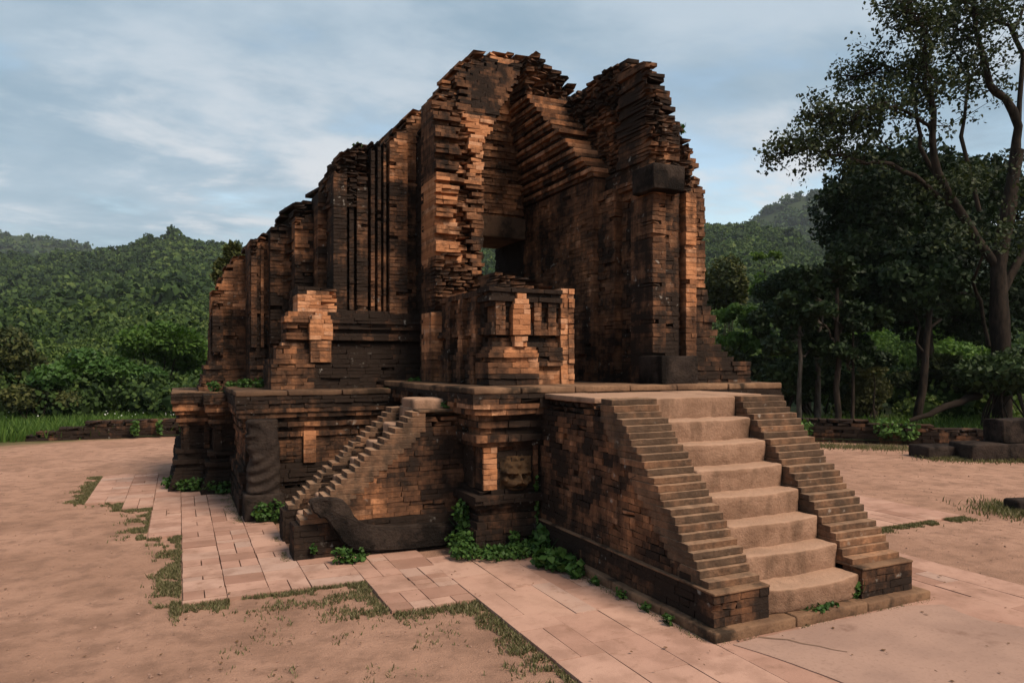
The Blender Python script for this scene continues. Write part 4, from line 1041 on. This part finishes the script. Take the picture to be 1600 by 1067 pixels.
def tree(name, label, px, t, ytop_trunk, rad, blobs, nleaf, size, mat, seed, bark='bark', lean=0.0, group=None, base=.45, lumpn=9, shell=.35, droop=.3, ground_px=None):
    """blobs: (px, py, depth offset, rx m, rz m)"""
    g = np.random.default_rng(seed); B = atD(px, HOR, t); root = empty(name, (B.x, B.y, 0)); tag(root, label, 'tree', group)
    top = atD(px + lean, ytop_trunk, t); parts = [tube(wobble((B.x, B.y, -.1), top, 6, rad * .5, seed), [rad * (1.25 - .6 * i / 6) for i in range(7)], 9)]
    cs = []; rs = []
    for i, (bx, by, dt, rx, rz_) in enumerate(blobs):
        c = atD(bx, by, t + dt); a, b = lumps(g, c, (rx, rx, rz_), lumpn); cs += a; rs += b
        st_ = Vector((B.x, B.y, 0)).lerp(top, .55 + .4 * g.random())
        parts.append(tube(wobble(st_, c, 5, .12 + rx * .08, seed + i), [rad * (.5 - .42 * k / 5) for k in range(6)], 6))
        for k in range(0, len(a), 2):
            parts.append(tube(wobble(c, a[k], 3, .1, seed + i + k), [rad * .16, rad * .12, rad * .08, rad * .04], 5))
    V, F = merge(parts); obj('trunk', mesh_np('trunk', V, F, bark, smooth=True), root)
    foliage('crown', cs, rs, nleaf, size, mat, root, seed, base=base, shell=shell, droop=droop); return root

G_T = 'trees along the right side of the yard'
# great open-crowned tree at the right edge
def great_tree():
    T = 19.0; root = empty('broad_tree', tuple(atD(1566, HOR, T).xy) + (0,)); tag(root, 'tall tree with open branching crown and thick trunk at right edge', 'tree', G_T)
    Z = lambda x, y: (1200 + x / 3.2325, y / 3.2325)
    limbs = [([(1566, 690), (1567, 600), (1562, 500), (1560, 420), (1575, 330), (1590, 235)], .27, .16, 0),
             ([(1560, 470), (1585, 420), (1620, 360), (1660, 250), (1690, 120)], .16, .06, .6),
             ([Z(1250, 780), Z(1265, 640), Z(1200, 500), Z(1120, 430), Z(1085, 280), Z(1050, 150), Z(1040, 0), Z(1020, -160)], .17, .04, -.5),
             ([(1560, 420), (1500, 330), (1465, 270), Z(830, 690), Z(838, 560), Z(825, 470), Z(790, 425), Z(792, 300), Z(805, 160), Z(730, 70), Z(640, 40)], .16, .025, -1.0),
             ([Z(830, 680), Z(770, 610), Z(690, 560), Z(640, 540), Z(540, 545), Z(430, 590)], .07, .02, -1.4),
             ([(1475, 290), Z(765, 740), Z(755, 620), Z(742, 480), Z(720, 400), Z(590, 330), Z(480, 380), Z(400, 410)], .085, .018, .5),
             ([(1500, 330), (1430, 275), Z(620, 828), Z(495, 828), Z(375, 785), Z(265, 765), Z(150, 750), Z(95, 760)], .09, .018, -1.2),
             ([Z(350, 783), Z(352, 690), Z(340, 620), Z(280, 600), Z(230, 590)], .03, .012, -1.2),
             ([Z(620, 760), Z(560, 690), Z(500, 640), Z(450, 560)], .03, .012, .3),
             ([(1530, 330), Z(975, 690), Z(1000, 520), Z(1020, 390), Z(960, 300), Z(900, 200)], .075, .02, .9),
             ([Z(1020, 210), Z(940, 130), Z(850, 90), Z(760, 100), Z(690, 50)], .035, .012, -.5),
             ([(1590, 235), Z(1290, 280), Z(1220, 130), Z(1120, 90), Z(1040, 60), Z(960, -20)], .09, .02, .4),
             ([Z(1250, 140), Z(1290, 40), Z(1330, -80)], .05, .03, .4),
             ([(1545, 540), (1532, 470), (1520, 440), (1535, 400)], .07, .04, -1.6)]
    parts = []; cs = []; rs = []; g = np.random.default_rng(8); gr = random.Random(8)
    for li, (P, r0, r1, dt) in enumerate(limbs):
        pts = [atD(x, y, T + dt * i / max(1, len(P) - 1)) for i, (x, y) in enumerate(P)]
        if li == 0: pts[0].z = -.1
        Q = [pts[0]]
        for a, b in zip(pts, pts[1:]): Q += [a.lerp(b, .5) + Vector((gr.uniform(-1, 1), gr.uniform(-1, 1), gr.uniform(-1, 1))) * .05 * (r0 < .2), b]
        q_ = 1 if li == 0 else .75; n = len(Q); parts.append(tube(Q, [(r0 + (r1 - r0) * i / (n - 1)) * q_ * gr.uniform(.88, 1.12) for i in range(n)], 9))
        if li in (0, 13): continue
        for i in range(max(2, n // 3), n):
            for k in range(5 if i > n // 2 else 2):
                d = Vector((gr.gauss(0, 1), gr.gauss(0, 1), gr.gauss(.25, .7))).normalized() * gr.uniform(.22, .75); e = Q[i] + d
                m = wobble(Q[i], e, 3, .08, i * 7 + k); parts.append(tube(m, [.020, .014, .010, .006], 4))
                for s in range(2):
                    e2 = m[2] + Vector((gr.gauss(0, 1), gr.gauss(0, 1), gr.gauss(0, .7))) * .3; parts.append(tube([m[2], e2], [.009, .004], 4)); cs.append(tuple(e2)); rs.append(np.full(3, gr.uniform(.14, .30)))
                cs.append(tuple(e)); rs.append(np.full(3, gr.uniform(.16, .34)))
    # lower leafy skirt
    for (x, y, dt, rx, rz_) in ((1500, 300, -.5, 1.2, .8), (1440, 310, 0, 1.0, .7), (1560, 300, -1.5, 1.2, .9), (1590, 380, -1.5, .9, .9), (1480, 380, -1.6, 1.2, .7)):
        a, b = lumps(g, atD(x, y, T + dt), (rx, rx, rz_), 10, .38); cs += a; rs += b
    V, F = merge(parts); obj('trunk', mesh_np('trunk', V, F, 'bark', smooth=True), root)
    foliage('crown', cs, rs, 18500, .105, 'leaf_open', root, 81, droop=.55, base=.42, shell=.05)
great_tree()
tree('evergreen_tree', 'dark dense evergreen with huge rounded crown left of the tall open tree', 1450, 23, 420, .26,
     [(1350, 330, 0, 1.9, 1.6), (1420, 290, 1, 2.0, 1.5), (1340, 430, -1, 1.6, 1.5), (1420, 420, -1.5, 2.1, 1.9), (1510, 400, -.5, 2.1, 1.9), (1390, 500, -.6, 1.7, 1.2), (1480, 500, 0, 2.0, 1.4), (1570, 470, 1.5, 1.9, 1.9), (1585, 340, 2, 1.9, 1.6), (1380, 360, 0, 2.0, 1.7), (1455, 340, .5, 2.2, 1.7), (1530, 300, 2, 1.9, 1.5), (1310, 500, 0, 1.3, 1.2), (1360, 270, 1, 1.2, .9)], 76000, .16, 'leaf_dark', 21, lean=-15, group=G_T, base=.36, lumpn=15)
tree('evergreen_tree', 'medium dark evergreen beside the tower, its crown just right of the ruin', 1255, 21, 480, .13,
     [(1240, 455, 0, 1.0, .9), (1215, 510, -.5, .85, .8), (1280, 470, .4, 1.1, 1.1), (1265, 540, 0, 1.1, .9), (1310, 540, .5, 1.0, 1.0), (1240, 585, -.3, .8, .5)], 24000, .13, 'leaf_dark', 22, 'bark_pale', group=G_T, base=.5)
tree('young_tree', 'young bright green tree just beside the tower base', 1160, 24, 560, .07,
     [(1160, 500, 0, .75, .6), (1145, 540, .3, .7, .5), (1180, 535, -.2, .7, .5)], 4200, .15, 'leaf_bright', 23, group=G_T, base=.5)
tree('young_tree', 'slim bright sapling rising in front of the mountain above the dark evergreen', 1195, 27, 420, .045,
     [(1185, 402, 0, .28, .24), (1209, 400, .2, .28, .24), (1190, 450, 0, .5, .5)], 900, .14, 'leaf_bright', 24, group=G_T, base=.75)
for i, (px, t, yt, r, lab, bk) in enumerate(((1250, 17.6, 500, .055, 'pale thin tree trunk standing behind the wall nearest the stair cheek', 'bark_pale'),
                                      (1277, 18.5, 480, .07, 'mottled thin tree trunk second from the stair cheek behind the wall', 'bark_pale'),
                                      (1308, 17.2, 450, .065, 'straight grey slim tree trunk in the middle of the dark grove', 'bark'),
                                      (1333, 17.4, 520, .04, 'forked slender sapling in front of the bright thicket', 'bark'))):
    P = atD(px, yt, t)
    tree('slim_tree', lab, px, t, yt, r, [(px + (8 if i % 2 else -10), yt - 10, 0, .7, .55), (px + 22, yt + 45, .2, .5, .4), (px - 25, yt + 40, -.2, .5, .4)], 3200, .15, 'leaf_dark', 40 + i, bk, group='slim trees behind the right-hand wall', base=.45)
tree('leaning_tree', 'twisted dark tree trunk behind the wall left of the tall open tree', 1432, 18.5, 470, .095, [(1400, 450, .5, 1.0, .8), (1460, 460, .3, 1.1, .8)], 5200, .19, 'leaf_dark', 51, lean=22, group=G_T, base=.4)

# shrubs, each one its own plant
def shrub(name, label, px, py, t, rx, rz_, n, size, mat, seed, group, base=.5, lumpn=7, shell=.3):
    g = np.random.default_rng(seed); c = atD(px, py, t); root = empty(name, (c.x, c.y, 0)); tag(root, label, 'shrub', group)
    cs, rs = lumps(g, (c.x, c.y, max(c.z, rz_ * .7)), (rx, rx, rz_), lumpn, .5)
    parts = [tube(wobble((c.x + g.uniform(-.2, .2), c.y + g.uniform(-.2, .2), -.05), q, 3, .1, seed + i), [.03, .025, .018, .01], 5) for i, q in enumerate(cs)]
    V, F = merge(parts); obj('stems', mesh_np('stems', V, F, 'bark', smooth=True), root)
    foliage('foliage', cs, rs, n, size, mat, root, seed, base=base, shell=shell, droop=.2)
GS = 'undergrowth shrubs beneath the right-hand trees'
shrub('shrub', 'sunlit bright green thicket glowing between the grove trunks', 1372, 575, 36, 3.4, 2.0, 10000, .20, 'leaf_bright', 61, GS, .55)
shrub('shrub', 'bright green bush low behind the wall right of the yellow thicket', 1445, 590, 36, 3.0, 1.8, 8000, .20, 'leaf_bright', 62, GS, .5)
shrub('shrub', 'yellowish dry thicket standing behind the wall under the grove', 1368, 612, 19, .95, .85, 4200, .11, 'leaf_dry', 63, GS, .45)
shrub('shrub', 'dark leafy shrub at the foot of the tall open tree', 1545, 600, 16.6, 1.15, .75, 5200, .16, 'leaf_dark', 64, GS, .7)
shrub('shrub', 'shadowed olive bush growing right beside the tower base mouldings', 1165, 590, 21, 1.3, 1.0, 5200, .16, 'leaf_open', 65, GS, .35)
shrub('shrub', 'deep green shrub behind the slab end right of the tower', 1215, 600, 19, 1.0, .9, 4200, .15, 'leaf_dark', 66, GS, .6)
shrub('shrub', 'dark bush between the two pale trunks behind the wall', 1275, 600, 20.5, 1.3, 1.0, 5200, .15, 'leaf_dark', 67, GS, .6)
shrub('shrub', 'tall grey-green shrub rising behind the right corner of the tower', 1125, 470, 30, 1.3, 1.6, 4800, .17, 'leaf_open', 68, GS, .75)
shrub('shrub', 'dusky shrub beneath the twisted tree behind the wall', 1470, 610, 20, 1.3, .9, 4600, .15, 'leaf_open', 69, GS, .4)
shrub('shrub', 'dim shrub at the far right picture edge behind the stones', 1605, 590, 18, 1.2, 1.1, 4600, .16, 'leaf_dark', 70, GS, .6)
# fallen trunk
def log():
    A, B = atD(1420, 655, 15.2), atD(1530, 618, 16.4); A.z = .46
    V, F = tube(wobble(A, B, 7, .06, 3), [.04, .05, .06, .07, .075, .08, .085, .09], 9)
    tag(obj('fallen_trunk', mesh_np('fallen_trunk', V, F, 'wood', smooth=True)), 'dark fallen tree trunk leaning over the right boundary wall', 'log')
log()
# left side: wild growth below the hill
GL = 'bushes at the foot of the left hillside'
PB = [crown_proto(s + 40, 480, 0.12) for s in range(5)]
gl = random.Random(17); spots = []
for i in range(300):
    d = gl.uniform(19.5, 52); a = gl.uniform(-1.0, -.28) if i % 4 else gl.uniform(.25, 1.0)
    x, y = plan(a * d, d); r = gl.uniform(.55, 1.25) * (1 + (d - 19) / 45)
    spots.append((x, y, hill_z(HN, a, d, 0) * (d > 24) + r * .35, r, gl.uniform(-.12, .32)))
forest('undergrowth', spots, PB, 'tangled green bushes filling the ground below the hill', 'undergrowth')
for i, (px, py, t, rx, rz_, mat, lab, b) in enumerate(((8, 575, 21, 1.0, 1.2, 'leaf_open', 'tall dark bush at the left picture edge', .6), (110, 600, 20.5, 1.2, .9, 'leaf_weed', 'rounded mid green bush above the low wall end', .35),
                                  (190, 590, 22, 1.4, 1.0, 'leaf_weed', 'leafy bush left of the terrace corner behind the wall', .3), (250, 560, 24, 1.5, 1.2, 'leaf_bright', 'lighter green bush close to the terrace corner', .35), (60, 620, 19.6, .9, .6, 'leaf_open', 'low olive bush behind the grass left of the wall', .8),
                                  (366, 430, 17.5, .5, .8, 'leaf_open', 'leafy bush growing against the broken outer pier of the tower', .85))):
    shrub('shrub', lab, px, py, t, rx, rz_, int(4200 * rx), .15, mat, 90 + i, GL, b)

# grass and weeds ---------------------------------------------------------------
def blades(name, P, h, lean, mat, label, seed, wid=.006):
    g = np.random.default_rng(seed); P = np.asarray(P, float); n = len(P)
    a = g.uniform(0, 6.28, n); hh = h * g.uniform(.45, 1.3, n); w = wid * g.uniform(.7, 1.5, n)
    dx, dy = np.cos(a), np.sin(a); l = lean * hh * g.uniform(.2, 1.4, n); b = g.uniform(0, 6.28, n)
    tip = P + np.stack([np.cos(b) * l, np.sin(b) * l, hh], 1); mid = P + np.stack([np.cos(b) * l * .35, np.sin(b) * l * .35, hh * .55], 1)
    s = np.stack([dx * w, dy * w, np.zeros(n)], 1)
    V = np.stack([P - s, P + s, mid + s * .8, mid - s * .8, tip], 1).reshape(-1, 3); o = (np.arange(n) * 5)[:, None]
    F = np.concatenate([o + np.array([[0, 1, 2]]), o + np.array([[0, 2, 3]]), o + np.array([[3, 2, 4]])]).reshape(-1, 3)
    t = np.repeat(g.uniform(0, 1, n), 5); tag(obj(name, mesh_np(name, V, F, mat, np.stack([t, t * 0, t * 0], 1))), label, 'grass', kind='stuff')
def edge_points(g, segs, per_m, wid, bias=1.0):
    P = []
    for (x0, y0, x1, y1, nx, ny, w, dens) in segs:
        L = math.hypot(x1 - x0, y1 - y0); n = int(L * per_m * dens)
        for _ in range(n):
            f = g.random(); q = abs(g.gauss(0, 1.1)) * w * (.5 + 1.2 * abs(mnoise.noise(Vector((x0 + f * 6, y0 * 3, 2)))))
            x, y = x0 + (x1 - x0) * f + nx * q, y0 + (y1 - y0) * f + ny * q
            if mnoise.noise(Vector((x * 4, y * 4, 5))) + .55 * mnoise.noise(Vector((x * 13, y * 13, 1))) < -.22 + .40 * (q / (w + 1e-6) - .3): continue
            P.append((x, y, .0))
    return P
g_ = random.Random(4)
ES = [(-1.03, 9.85, -1.03, 12.2, -1, 0, .14, 1), (-1.0, 9.85, -.6, 9.85, 0, -1, .12, 1), (-.6, 9.3, -.28, 9.3, 0, -1, .12, 1), (-.61, 9.3, -.61, 9.85, -1, 0, .1, 1),
      (-.29, 7.7, -.29, 9.3, -1, 0, .16, 1.2), (-.28, 7.69, .02, 7.69, 0, -1, .16, 1.3), (.01, 5.5, .01, 7.7, -1, 0, .16, 1.3), (-.06, 5.49, 1.3, 5.49, 0, -1, .22, 1.6),
      (1.29, 4.73, 1.29, 5.5, -1, 0, .30, 1.5), (1.3, 4.72, 1.92, 4.72, 0, -1, .16, .8), (1.91, 2.0, 1.91, 4.72, -1, 0, .20, 1.0), (5.77, 5.05, 7.8, 5.05, 0, -1, .10, 1.3),
      (.62, 7.97, 1.0, 7.97, 0, -1, .08, 2), (.60, 8.0, .60, 8.4, -1, 0, .10, 2), (.0, 10.35, .4, 10.25, 0, -1, .14, 1.6), (.35, 9.92, .8, 9.85, 0, -1, .10, 1.6), (.62, 8.4, .62, 9.8, -1, 0, .14, 1.3),
      (2.88, 3.4, 2.88, 5.6, -1, 0, .05, .8), (2.9, 3.35, 4.85, 3.35, 0, -1, .03, .5), (.85, 6.28, .85, 7.2, -1, 0, .05, 1)]
blades('grass', edge_points(g_, ES, 2200, .2), .028, .7, 'grass', 'short dry grass along the pavement edges', 5, .0035)
P = []
for _ in range(5200):                              # thin scatter on the bare earth
    x, y = g_.uniform(.2, 1.9), g_.uniform(3.4, 5.4)
    if mnoise.noise(Vector((x * 3, y * 3, 9))) > .16 and mnoise.noise(Vector((x * 17, y * 17, 2))) > .05: P.append((x, y, 0))
blades('sparse_grass', P, .025, .9, 'grass', 'thin tufts of grass scattered on the bare earth', 6, .003)
P = []
for _ in range(26000):
    d = g_.uniform(15.2, 25); a = g_.uniform(-.86, -.40); x, y = plan(a * d, d)
    if y < 18.35 - .07 * (x + 3) and x > -3.1: continue
    P.append((x, y, 0))
for _ in range(9000):
    d = g_.uniform(15.0, 20); a = g_.uniform(.38, .85); x, y = plan(a * d, d)
    if (x - 9.6) * 5.2 + (y - 13.4) * 6.6 < 2: continue
    P.append((x, y, 0))
blades('tall_grass', P, .28, .5, 'leaf_bright', 'tall fresh grass and weeds beyond the low walls', 7, .012)
P = []
for _ in range(7000):
    f = g_.random(); x, y = 12.2 + (14 - 12.2) * f + g_.gauss(0, .25), 8.3 - 1.0 * f + g_.gauss(-.05, .2)
    P.append((x, y, 0))
for _ in range(2600): P.append((8.75 + g_.gauss(0, .25), 4.95 + g_.gauss(0, .22), 0))
for _ in range(5000):
    f = g_.random(); P.append((10.0 + 4 * f + g_.gauss(0, .3), 12.4 - 3.6 * f + g_.gauss(-.3, .2), 0))
blades('stone_grass', P, .06, .7, 'grass', 'grass growing round the stone blocks and along the right wall', 8, .006)
# white flowers behind the left wall
fl = []; 
for i in range(45):
    px = g_.choice((g_.gauss(240, 28), g_.gauss(180, 18), g_.gauss(45, 30))); t = g_.uniform(18.6, 20.5); c = atD(px, g_.gauss(650, 8), t)
    s = g_.uniform(.012, .024); V = np.array([(s, 0, 0), (-s, 0, 0), (0, s, 0), (0, -s, 0), (0, 0, s * .7), (0, 0, -s * .7)]) + np.array(c)
    fl.append((V, np.array([(0, 2, 4), (2, 1, 4), (1, 3, 4), (3, 0, 4), (2, 0, 5), (1, 2, 5), (3, 1, 5), (0, 3, 5)])))
V, F = merge(fl); tag(obj('wildflowers', mesh_np('wildflowers', V, F, 'flower')), 'tiny white wildflowers above the left boundary wall', 'flowers', kind='stuff')

# weeds at the foot of the masonry, each plant its own
def weed(name, label, pts, n, size, seed, group, mat='leaf_weed', h=.16, base=.5):
    g = np.random.default_rng(seed); cs = []; rs = []; parts = []
    c0 = np.mean(np.array([p[:2] for p in pts]), axis=0); root = empty(name, (c0[0], c0[1], .03)); tag(root, label, 'weed', group)
    for (x, y, r, zz) in pts:
        cs.append((x, y, zz)); rs.append(np.array([r, r, h]))
        for _ in range(4):
            e = (x + g.normal() * r * .6, y + g.normal() * r * .6, zz + g.random() * h); parts.append(tube(wobble((x, y, max(0, zz - h)), e, 3, .015, seed), [.004, .004, .003, .002], 4))
    for p_, q_ in zip(pts, pts[1:]): parts.append(tube(wobble((p_[0], p_[1], max(.03, p_[3] - h)), (q_[0], q_[1], max(.03, q_[3] - h)), 3, .01, seed), [.005] * 4, 4))
    V, F = merge(parts); obj('stems', mesh_np('stems', V, F, 'leaf_weed', smooth=True), root)
    C, O = cluster_points(g, cs, rs, n, .2); C[:, 2] = np.maximum(C[:, 2], .03 + g.random(len(C)) * .05)
    O[:, 2] += 1.2; V, F = leaf_cards(C, size, droop=.1, out=O, seed=seed, aspect=.46); t = np.clip(g.normal(base, .2, len(C)), 0, 1)
    obj('leaves', mesh_np('leaves', V, F, mat, np.repeat(np.stack([t, t * 0, t * 0], 1), 4, axis=0)), root)
GW = 'weeds sprouting at the foot of the masonry'
weed('creeper', 'leafy green creeper spreading in front of the lion mask platform', [(2.22, 5.72, .14, .09), (2.42, 5.62, .16, .07), (2.60, 5.60, .17, .07), (2.78, 5.62, .14, .08), (2.30, 5.88, .12, .16), (2.66, 5.68, .06, .16)], 1500, .035, 1, GW, h=.07)
weed('creeper', 'climbing weed between the dark curved slab and the platform corner', [(2.34, 6.02, .09, .22), (2.30, 6.05, .08, .36), (2.26, 5.98, .12, .12)], 520, .04, 2, GW, h=.10)
weed('broadleaf_weed', 'broad leafed green weed at the foot of the front stair side', [(2.74, 5.20, .13, .10), (2.80, 5.05, .11, .09), (2.82, 4.88, .07, .07)], 230, .085, 3, GW, h=.09, base=.45)
weed('broadleaf_weed', 'small weed with bright leaves where stair wall meets the platform', [(2.88, 5.62, .09, .15), (2.84, 5.5, .08, .10)], 150, .07, 4, GW, h=.10, base=.6)
weed('vine', 'thin yellow-green vine climbing the seam beside the lion mask', [(2.935, 5.79, .02, .28), (2.94, 5.79, .02, .40), (2.93, 5.80, .02, .52), (2.94, 5.80, .018, .60)], 90, .035, 5, GW, h=.07, base=.8)
weed('weed', 'weed growing under the tail of the dark curved slab', [(1.22, 6.02, .07, .08), (1.30, 6.0, .06, .06), (1.40, 6.03, .05, .05)], 150, .05, 6, GW, h=.09)
weed('weed', 'sprig growing on the base block of the narrow staircase', [(1.04, 6.24, .03, .12)], 40, .035, 7, GW, h=.05)
weed('weed', 'weed patch at the foot of the dark statue plinth', [(.78, 7.93, .10, .12), (.92, 7.92, .10, .14), (1.0, 7.9, .06, .10)], 330, .045, 8, GW, h=.12, base=.45)
weed('weed', 'weeds in shadow below the left corner of the terrace', [(.05, 10.25, .12, .1), (.22, 10.2, .14, .12), (.38, 9.95, .12, .12), (.52, 9.82, .14, .1), (-.12, 10.6, .10, .1)], 420, .05, 9, GW, h=.09)
weed('weed', 'small weed on the terrace floor beside the dark porch wall', [(2.50, 8.22, .08, 1.45), (2.58, 8.25, .06, 1.46)], 120, .05, 10, GW, h=.06)
weed('weed', 'tuft growing on the terrace coping above the left corner', [(.42, 10.45, .10, 1.38), (.78, 9.9, .12, 1.42), (.95, 9.6, .12, 1.43), (.62, 10.3, .08, 1.38)], 420, .045, 11, GW, h=.08)
weed('weed', 'sprig on the top coping of the narrow staircase', [(2.30, 6.42, .06, 1.30), (2.38, 6.4, .04, 1.33)], 60, .05, 12, GW, h=.05)
weed('weed', 'weed in the joint between the lowest tread and right stair cheek', [(4.20, 3.47, .03, .14)], 60, .045, 13, GW, h=.09)
weed('weed', 'dry weed tuft at the foot of the lowest stone tread', [(3.78, 3.42, .09, .10), (3.92, 3.42, .06, .10)], 120, .03, 14, GW, h=.02, base=.2)
for i, (x, y, w_) in enumerate(((2.84, 4.62, 'farthest from the viewer'), (2.85, 4.28, 'second from its far end'), (2.85, 3.98, 'third from its far end'), (2.84, 3.72, 'nearest the plinth corner'))):
    weed('weed', 'small weed along the front staircase plinth, ' + w_, [(x, y, .03, .05), (x + .01, y + .06, .025, .035)], 34, .032, 115 + i, 'small weeds along the staircase plinth', h=.035)
weed('weed', 'leaves hanging over the right boundary wall', [(13.2, 10.15, .25, .35), (13.5, 9.9, .25, .32), (12.0, 11.2, .2, .3)], 420, .08, 16, GW, h=.22, base=.7)
weed('weed', 'trailing weeds over the face of the left boundary wall', [(-.9, 18.0, .10, .25), (-.4, 17.98, .08, .25), (.1, 17.95, .10, .25), (.6, 17.9, .15, .35)], 360, .08, 17, GW, h=.2, base=.7)

x_, z_ = onY(449, 331, 10.3); weed('weed', 'tiny sprig on the broken top of the left facade pier', [(x_, 10.35, .05, z_)], 40, .05, 131, GW, h=.07)
x_, z_ = onY(1073, 198, 6.35); weed('weed', 'small sprig on the right shoulder of the broken tower', [(x_, 6.45, .05, z_)], 40, .045, 132, GW, h=.06)
x_, z_ = onY(560, 226, 9.1); weed('weed', 'low weed rooted above the fluted pilasters of the facade', [(x_, 9.15, .06, z_)], 40, .045, 133, GW, h=.03)
# pebbles and litter ------------------------------------------------------------
def pebbles():
    g = np.random.default_rng(12); parts = []
    O = np.array([(1, 0, 0), (-1, 0, 0), (0, 1, 0), (0, -1, 0), (0, 0, .7), (0, 0, -.7)]); FO = np.array([(0, 2, 4), (2, 1, 4), (1, 3, 4), (3, 0, 4), (2, 0, 5), (1, 2, 5), (3, 1, 5), (0, 3, 5)])
    n = 0
    while n < 4200:
        d = 2.6 + 12 * g.random() ** 1.7; a = g.uniform(-.85, .85); x, y = plan(a * d, d)
        if 1.9 < x < 5.8 and y < 6 or (-.05 < x and 5.5 < y < 10 and x < 6): continue
        r = .003 + .010 * g.random() ** 3.5 + (.012 if g.random() < .015 else 0); th = g.uniform(0, 3.14); c, s = math.cos(th), math.sin(th)
        V = O * r * g.uniform(.6, 1.3, 3) + g.normal(size=(6, 3)) * r * .15; V = np.stack([V[:, 0] * c - V[:, 1] * s + x, V[:, 0] * s + V[:, 1] * c + y, V[:, 2] + r * .3], 1); parts.append((V, FO)); n += 1
    V, F = merge(parts); tag(obj('pebbles', mesh_np('pebbles', V, F, 'pebble')), 'small pebbles scattered on the red earth', 'pebbles', kind='stuff')
pebbles()

# ================================================================== AIR
def haze():
    bm = bmesh.new(); bmesh.ops.create_cube(bm, size=1.0)
    me = bpy.data.meshes.new('haze'); bm.to_mesh(me); bm.free(); o = obj('haze', me); o.scale = (5400, 5400, 262); o.location = (0, 0, 130)
    m = bpy.data.materials.new('pale_air'); m.use_nodes = True; nt = m.node_tree; nt.nodes.clear()
    out = nt.nodes.new('ShaderNodeOutputMaterial'); v = nt.nodes.new('ShaderNodeVolumePrincipled')
    v.inputs['Color'].default_value = (.80, .90, 1.0, 1); v.inputs['Density'].default_value = HAZE; v.inputs['Anisotropy'].default_value = 0.0
    nt.links.new(v.outputs[0], out.inputs['Volume']); me.materials.append(m); tag(o, 'thin pale haze in the air over the hills', 'haze', kind='stuff')
HAZE = 0.00017
haze()

def litter():
    g = np.random.default_rng(33); C = []
    while len(C) < 520:
        d = 2.6 + 11 * g.random() ** 1.4; a = g.uniform(-.85, .85); x, y = plan(a * d, d)
        if (-.0 < x < 5.8 and y > 5.9): continue
        if mnoise.noise(Vector((x * .8, y * .8, 4))) < -.1: continue
        C.append((x, y, .010 if not any(r[0] < x < r[1] and r[2] < y < r[3] for r in PAVED) else .036))
    V, F = leaf_cards(np.array(C), .028, seed=3, aspect=.34); V = V.reshape(-1, 4, 3); V[:, :, 2] = np.array(C)[:, None, 2] + (V[:, :, 2] - np.array(C)[:, None, 2]) * .25
    tag(obj('fallen_leaves', mesh_np('fallen_leaves', V.reshape(-1, 3), F, 'litter')), 'dry fallen leaves scattered over earth and paving', 'leaves', kind='stuff')
litter()
